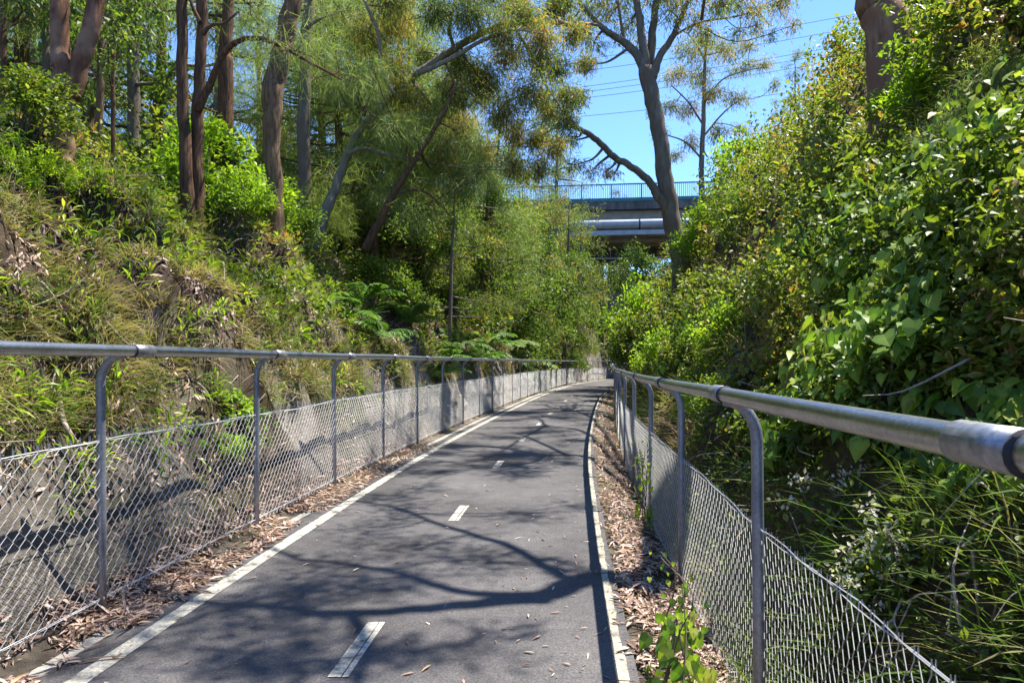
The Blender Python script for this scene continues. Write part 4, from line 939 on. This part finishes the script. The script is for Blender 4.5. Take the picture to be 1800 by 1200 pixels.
# loose twigs, roots and dry stalks on both banks
def twigs():
    a = Acc()
    for side, n_ in ((-1, 420), (1, 260)):
        c = bank_points(side, n_, 1.8, 16, .12, 5, 1.3); nm = normal(c[:, 0], c[:, 1], .1)
        for i in range(len(c)):
            dv = nrm(rnd_dirs(1)[0]-nm[i]*.3+np.array([0, 0, -.5 if c[i, 2] < 1.8 else .15])); dv = nrm(dv-nm[i]*(dv @ nm[i])*.8); L = R_.uniform(.12, .6)
            o_ = c[i]+nm[i]*(.03 if side < 0 else .12); m_ = o_+dv*L*.5+rnd_dirs(1)[0]*L*.14+nm[i]*.03; e = o_+dv*L+rnd_dirs(1)[0]*L*.12
            a.tube(spline([o_, m_, e], 3), np.linspace(R_.uniform(.003, .008), .0015, 7), 4, cap=False)
    tag(a.build('dead_twigs', M['stick']), 'thin dead twigs and roots strewn over both banks', 'twigs', kind='stuff')
twigs()
# fallen sticks and boulders
def stick(pts_px, r, label, name='fallen_branch'):
    pts = []
    for px, py in pts_px:
        h = hit(px, py); pts.append(h+normal(h[:1], h[1:2])[0]*(r+.05))
    a = Acc(); c = spline(pts, 5); a.tube(c, np.linspace(r, r*.45, len(c)), 6, wob=.15)
    for k in range(2):
        i = R_.randrange(3, len(c)-3); e = c[i]+rnd_dirs(1)[0]*.25; a.tube([c[i], (c[i]+e)/2+rnd_dirs(1)[0]*.04, e], [r*.5, r*.4, r*.2], 5)
    tag(a.build(name, M['stick'], None, None, True), label, 'branch')
stick([(80, 700), (95, 750), (120, 800), (135, 850)], .02, 'bare pale root hanging down the rock left of the nearest left post')
stick([(60, 500), (85, 530), (110, 560)], .012, 'thin dead stick on the left bank above the handrail end')
stick([(380, 470), (400, 490), (430, 500)], .022, 'grey dead branch stuck in the grass under the twin stems')
stick([(1320, 690), (1360, 668), (1420, 664)], .006, 'thin orange twig above the thick right handrail')
stick([(20, 560), (60, 590), (90, 640), (70, 690)], .014, 'crooked dead stem beside the left frame edge')
stick([(1420, 1010), (1500, 900), (1600, 850)], .005, 'long dry stalk slanting across the grass behind the near right post')
stick([(620, 310), (660, 250), (700, 230)], .02, 'dead twig caught between the pale and dark leaning trunks')
# ------------------------------------------------------------------ the wood behind the left bank
def wood_proto(kind):
    h = dict(casuarina=9., gum=10., broadleaf=7.)[kind]
    t = Tree('x', (0, 0, 0), '', bark=dict(casuarina='bark_dark', gum='bark_grey', broadleaf='bark_brown')[kind])
    lean = R_.uniform(-.6, .6)
    t.limb([(0, 0, -.5), (.05, 0, 1.5), (lean*.4, .1, h*.45), (lean*.8, 0, h*.75), (lean, 0, h)], [.17, .14, .11, .07, .02], True, 8)
    if kind == 'casuarina': tm, sz, nb, per, mat = NEED, .42, 40, 260, 'needle'
    elif kind == 'gum': tm, sz, nb, per, mat = SICK, .22, 34, 170, 'gum'
    else: tm, sz, nb, per, mat = KITE, .14, 40, 230, 'mid'
    for k in range(nb):
        z = h*R_.uniform(.16, 1.02); w = 2.3*math.sin(math.pi*min(1, .18+.80*(z/h)))**.7+.3; a_ = R_.uniform(0, 6.28); rr = w*math.sqrt(R_.random())
        t.blob((lean*z/h+rr*math.cos(a_), rr*math.sin(a_), z), R_.uniform(.5, .9), per, tm, sz, twigs=6, droop=.5 if kind != 'broadleaf' else .3, twr=.014)
    r = bpy.data.objects.new(kind+'_tree', None); COL.objects.link(r)
    t.tr.build('trunk', M[t.bark], r, None, True); t.br.build('branches', M[t.bark], r); t.lf.build('foliage', M[mat], r)
    return r
WP = {}
names = {}
LANDM = [(105, 'the forked red-brown gum'), (335, 'the twin-stemmed tree'), (400, 'the dark patched trunk'), (485, 'the stout brown trunk'), (560, 'the pale leaning gum'), (660, 'the thin dark leaning trunk'), (795, 'the short sapling'), (865, 'the tall thin sapling'), (950, 'the largest silvery fern'), (1060, 'the bridge pier'), (1190, 'the tall eucalyptus'), (1300, 'the slender orange gum'), (1450, 'the right skyline shrubs')]
def wood(kind, px, d, s, ext=''):
    key = (kind, R_.randrange(2))
    if key not in WP: WP[key] = wood_proto(kind); o = WP[key]
    else: o = copy_tree(WP[key]); o.name = kind+'_tree'
    x = (px-HX)/F*d; z = float(height(np.array([x]), np.array([d]))[0])
    o.location = (x, d, z-.1); o.scale = (s, s, s*R_.uniform(.9, 1.15)); o.rotation_euler = (0, 0, R_.uniform(0, 6.28))
    near = min(LANDM, key=lambda l: abs(l[0]-px))[1]
    look = dict(casuarina='feathery grey-green casuarina', gum='loose olive gum tree', broadleaf='bushy mid-green tree')[kind]
    dist = 'close' if d < 17 else 'some way' if d < 24 else 'far' if d < 34 else 'farthest'
    lb = f'{look} {dist} behind {near}'
    names[lb] = names.get(lb, 0)+1
    if names[lb] > 1: lb += ', '+['', '', 'partly hiding another', 'the third there', 'the fourth there'][min(names[lb], 4)]
    tag(o, lb, 'tree', 'trees in the wood behind')
spots = [('broadleaf', -60, 12, 1.), ('casuarina', 40, 15, 1.1), ('broadleaf', 150, 18, 1.1), ('gum', 230, 15.5, 1.), ('casuarina', 275, 20, 1.2), ('gum', 60, 22, 1.2), ('casuarina', 170, 27, 1.3), ('gum', 380, 22, 1.1),
         ('casuarina', 450, 29, 1.3), ('gum', 560, 24, 1.1), ('casuarina', 600, 18.5, .95), ('broadleaf', 610, 28, 1.2), ('casuarina', 660, 17.5, .95), ('casuarina', 700, 21, 1.05), ('broadleaf', 690, 30, 1.2), ('casuarina', 735, 18.5, .8),
         ('broadleaf', 760, 23, .9), ('gum', 800, 21, .8), ('casuarina', 800, 28, 1.), ('broadleaf', 850, 25, .8), ('casuarina', 870, 31, .85), ('casuarina', 910, 36, .9), ('broadleaf', 900, 29, .65), ('casuarina', 950, 42, .85), ('broadleaf', 935, 36, .6),
         ('broadleaf', 985, 43, .8), ('gum', 1012, 45, 1.05), ('gum', 990, 39, 1.0), ('broadleaf', 958, 38, 1.05), ('gum', 925, 34, 1.0), ('broadleaf', 905, 30, .95), ('broadleaf', 1002, 46, .9), ('gum', 968, 41, 1.1), ('broadleaf', 1008, 47, .62), ('broadleaf', 940, 36, .95), ('gum', 980, 49, 1.2), ('casuarina', 845, 24, .7), ('gum', 790, 20, .62), ('gum', 740, 19, .72), ('broadleaf', 690, 18, .6), ('gum', 640, 20, .8), ('gum', 880, 27, .75), ('casuarina', 560, 21, 1.), ('broadleaf', 1010, 66, 1.0), ('gum', 980, 70, 1.5), ('broadleaf', 1020, 78, 1.2), ('gum', 1085, 85, 1.1), ('broadleaf', 1125, 74, 1.5), ('gum', 1105, 70, 1.1), ('broadleaf', 1150, 66, 1.3), ('broadleaf', 1128, 33, .9), ('broadleaf', 1050, 92, 1.0), ('casuarina', 1150, 68, .8), ('broadleaf', 1215, 50, .6), ('broadleaf', 1300, 40, .55), ('gum', 1400, 27, .4), ('casuarina', 90, 36, 1.6), ('broadleaf', 960, 50, .7)]
for s_ in spots: wood(*s_)

# ------------------------------------------------------------------ bridge
B0 = np.array([8., 55., 0.]); ba = math.radians(-6.5); BR = np.array([[math.cos(ba), -math.sin(ba), 0], [math.sin(ba), math.cos(ba), 0], [0, 0, 1]])
def bp(x, y, z): return BR @ np.array([x, y, z])+B0
br = empty('road_bridge', B0, 'concrete road bridge with a teal railing crossing high over the path', 'bridge')
def bbox(part, x0, x1, y0, y1, z0, z1, mat, parent=br):
    a = Acc(); a.box(bp((x0+x1)/2, (y0+y1)/2, (z0+z1)/2), (x1-x0, y1-y0, z1-z0), rot=BR); return a.build(part, M[mat], parent, B0)
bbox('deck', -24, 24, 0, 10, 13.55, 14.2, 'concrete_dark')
bbox('kerb', -24, 24, -.06, .4, 14.2, 14.42, 'teal')
bbox('fascia_beam', -24, 24, .55, 1.1, 11.9, 13.55, 'girder')
for k in range(6):
    a = Acc(); y = 1.6+1.55*k
    a.box(bp(0, y, 12.45), (48, .42, 2.2), rot=BR); a.box(bp(0, y, 11.25), (48, .8, .25), rot=BR); a.build('girder', M['girder'], br, B0)
rl = Acc()
for x in np.arange(-24, 24, .15): rl.box(bp(x, .12, 15.0), (.035, .035, 1.12), rot=BR)
rl.box(bp(0, .12, 15.60), (48, .09, .09), rot=BR); rl.box(bp(0, .12, 14.48), (48, .06, .05), rot=BR)
for x in np.arange(-24, 24.1, 2.4): rl.box(bp(x, .12, 15.0), (.10, .10, 1.2), rot=BR)
rl.build('railing', M['teal'], br, B0)
rl = Acc()
for x in np.arange(-24, 24, .3): rl.box(bp(x, 9.8, 15.0), (.035, .035, 1.12), rot=BR)
rl.box(bp(0, 9.8, 15.60), (48, .09, .09), rot=BR); rl.build('railing', M['teal'], br, B0)
for xx, w, mt in ((-1.0, 1.0, 'concrete_dark'), (.75, 1.75, 'pier')):  # left column in shade, right one lit: difference painted as concrete colour
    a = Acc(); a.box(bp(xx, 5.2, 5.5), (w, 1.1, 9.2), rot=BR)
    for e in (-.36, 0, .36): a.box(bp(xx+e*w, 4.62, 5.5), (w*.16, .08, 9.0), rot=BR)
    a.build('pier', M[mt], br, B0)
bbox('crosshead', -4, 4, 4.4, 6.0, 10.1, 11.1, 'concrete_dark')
pp = empty('water_main', bp(0, -.45, 12.25), 'fat silver water pipe slung along the near side of the bridge', 'pipe'); O = bp(0, -.45, 12.25)
a = Acc(); a.tube([bp(x, -.45, 12.25) for x in np.linspace(-24, 24, 13)], .40, 20); a.build('pipe', M['pipe'], pp, O, True)
for x in (-9, -3.4, 2.2, 7.8):
    a = Acc(); a.tube([bp(x-.06, -.45, 12.25), bp(x+.06, -.45, 12.25)], .425, 20); a.box(bp(x, .05, 12.25), (.12, 1., .1), rot=BR); a.build('bracket', M['gap'], pp, O, True)
bbx = Acc(); bbx.box(bp(0, -.5, 11.55), (48, .5, .35), rot=BR); bbx.build('support_beam', M['pipe'], pp, O)
cd = Acc(); cd.tube([bp(x, 2.2, 9.95) for x in np.linspace(-7, 9, 9)], .10, 10)
for x in (-5, 0, 5): cd.tube([bp(x, 2.2, 9.95), bp(x, 2.2, 11.2)], .03, 6)
tag(cd.build('thin_conduit', M['pipe'], None, None, True), 'thin grey conduit hung under the bridge in front of the pier', 'pipe')

# ------------------------------------------------------------------ power lines
for k, (y0, y1, lb) in enumerate([(120, 20, 'topmost power cable crossing the sky gap'), (138, 45, 'second highest power cable, close under the topmost'), (166, 72, 'upper cable of the middle pair in the sky gap'), (174, 84, 'lower cable of the middle pair in the sky gap'), (182, 100, 'cable just below the middle pair'), (205, 150, 'lowest single power cable in the sky gap')]):
    d = 75.; A = P(700, y0+22, d+10); B = P(1700, y1-35, d-4)
    tt = np.linspace(0, 1, 25)[:, None]; c = A*(1-tt)+B*tt; c[:, 2] -= (4*tt*(1-tt)*1.0)[:, 0]
    a = Acc(); a.tube(c, .028, 5); tag(a.build('power_cable', M['cable']), lb, 'cable', 'power cables')

# ------------------------------------------------------------------ light, sky, camera
s = nrm(SUN[None])[0]
ld = bpy.data.lights.new('sun', 'SUN'); ld.energy = 4.4; ld.angle = math.radians(.45); ld.color = (1, .94, .83)
lo_ = bpy.data.objects.new('sun', ld); COL.objects.link(lo_); lo_.rotation_euler = Vector((-s[0], -s[1], -s[2])).to_track_quat('-Z', 'Y').to_euler()
w = bpy.data.worlds.new('World'); scene.world = w; w.use_nodes = True; nt = w.node_tree
sky = nt.nodes.new('ShaderNodeTexSky'); sky.sky_type = 'NISHITA'; sky.sun_disc = False
sky.sun_elevation = math.asin(s[2]); sky.sun_rotation = math.atan2(s[0], s[1]); sky.air_density = .68; sky.dust_density = .0; sky.ozone_density = 10.
bg = nt.nodes['Background']; bg.inputs[1].default_value = .15; nt.links.new(sky.outputs[0], bg.inputs[0])
cam = bpy.data.cameras.new('camera'); co = bpy.data.objects.new('camera', cam); COL.objects.link(co)
co.location = (0, 0, CAMZ); co.rotation_euler = (math.radians(90), 0, 0); cam.sensor_width = 36; cam.lens = 24; cam.shift_y = 34/1800; cam.clip_end = 1000; cam.clip_start = .05
scene.camera = co
vs = scene.view_settings; vs.view_transform = 'Standard'; vs.look = 'None'; vs.exposure = 1.56; vs.gamma = 1
cy = scene.cycles; cy.max_bounces = 7; cy.diffuse_bounces = 4; cy.glossy_bounces = 2; cy.transmission_bounces = 4; cy.transparent_max_bounces = 4
cy.use_denoising = True; cy.sample_clamp_indirect = 6
try: cy.denoiser = 'OPENIMAGEDENOISE'; cy.denoising_input_passes = 'RGB_ALBEDO_NORMAL'; cy.denoising_prefilter = 'ACCURATE'
except Exception: pass
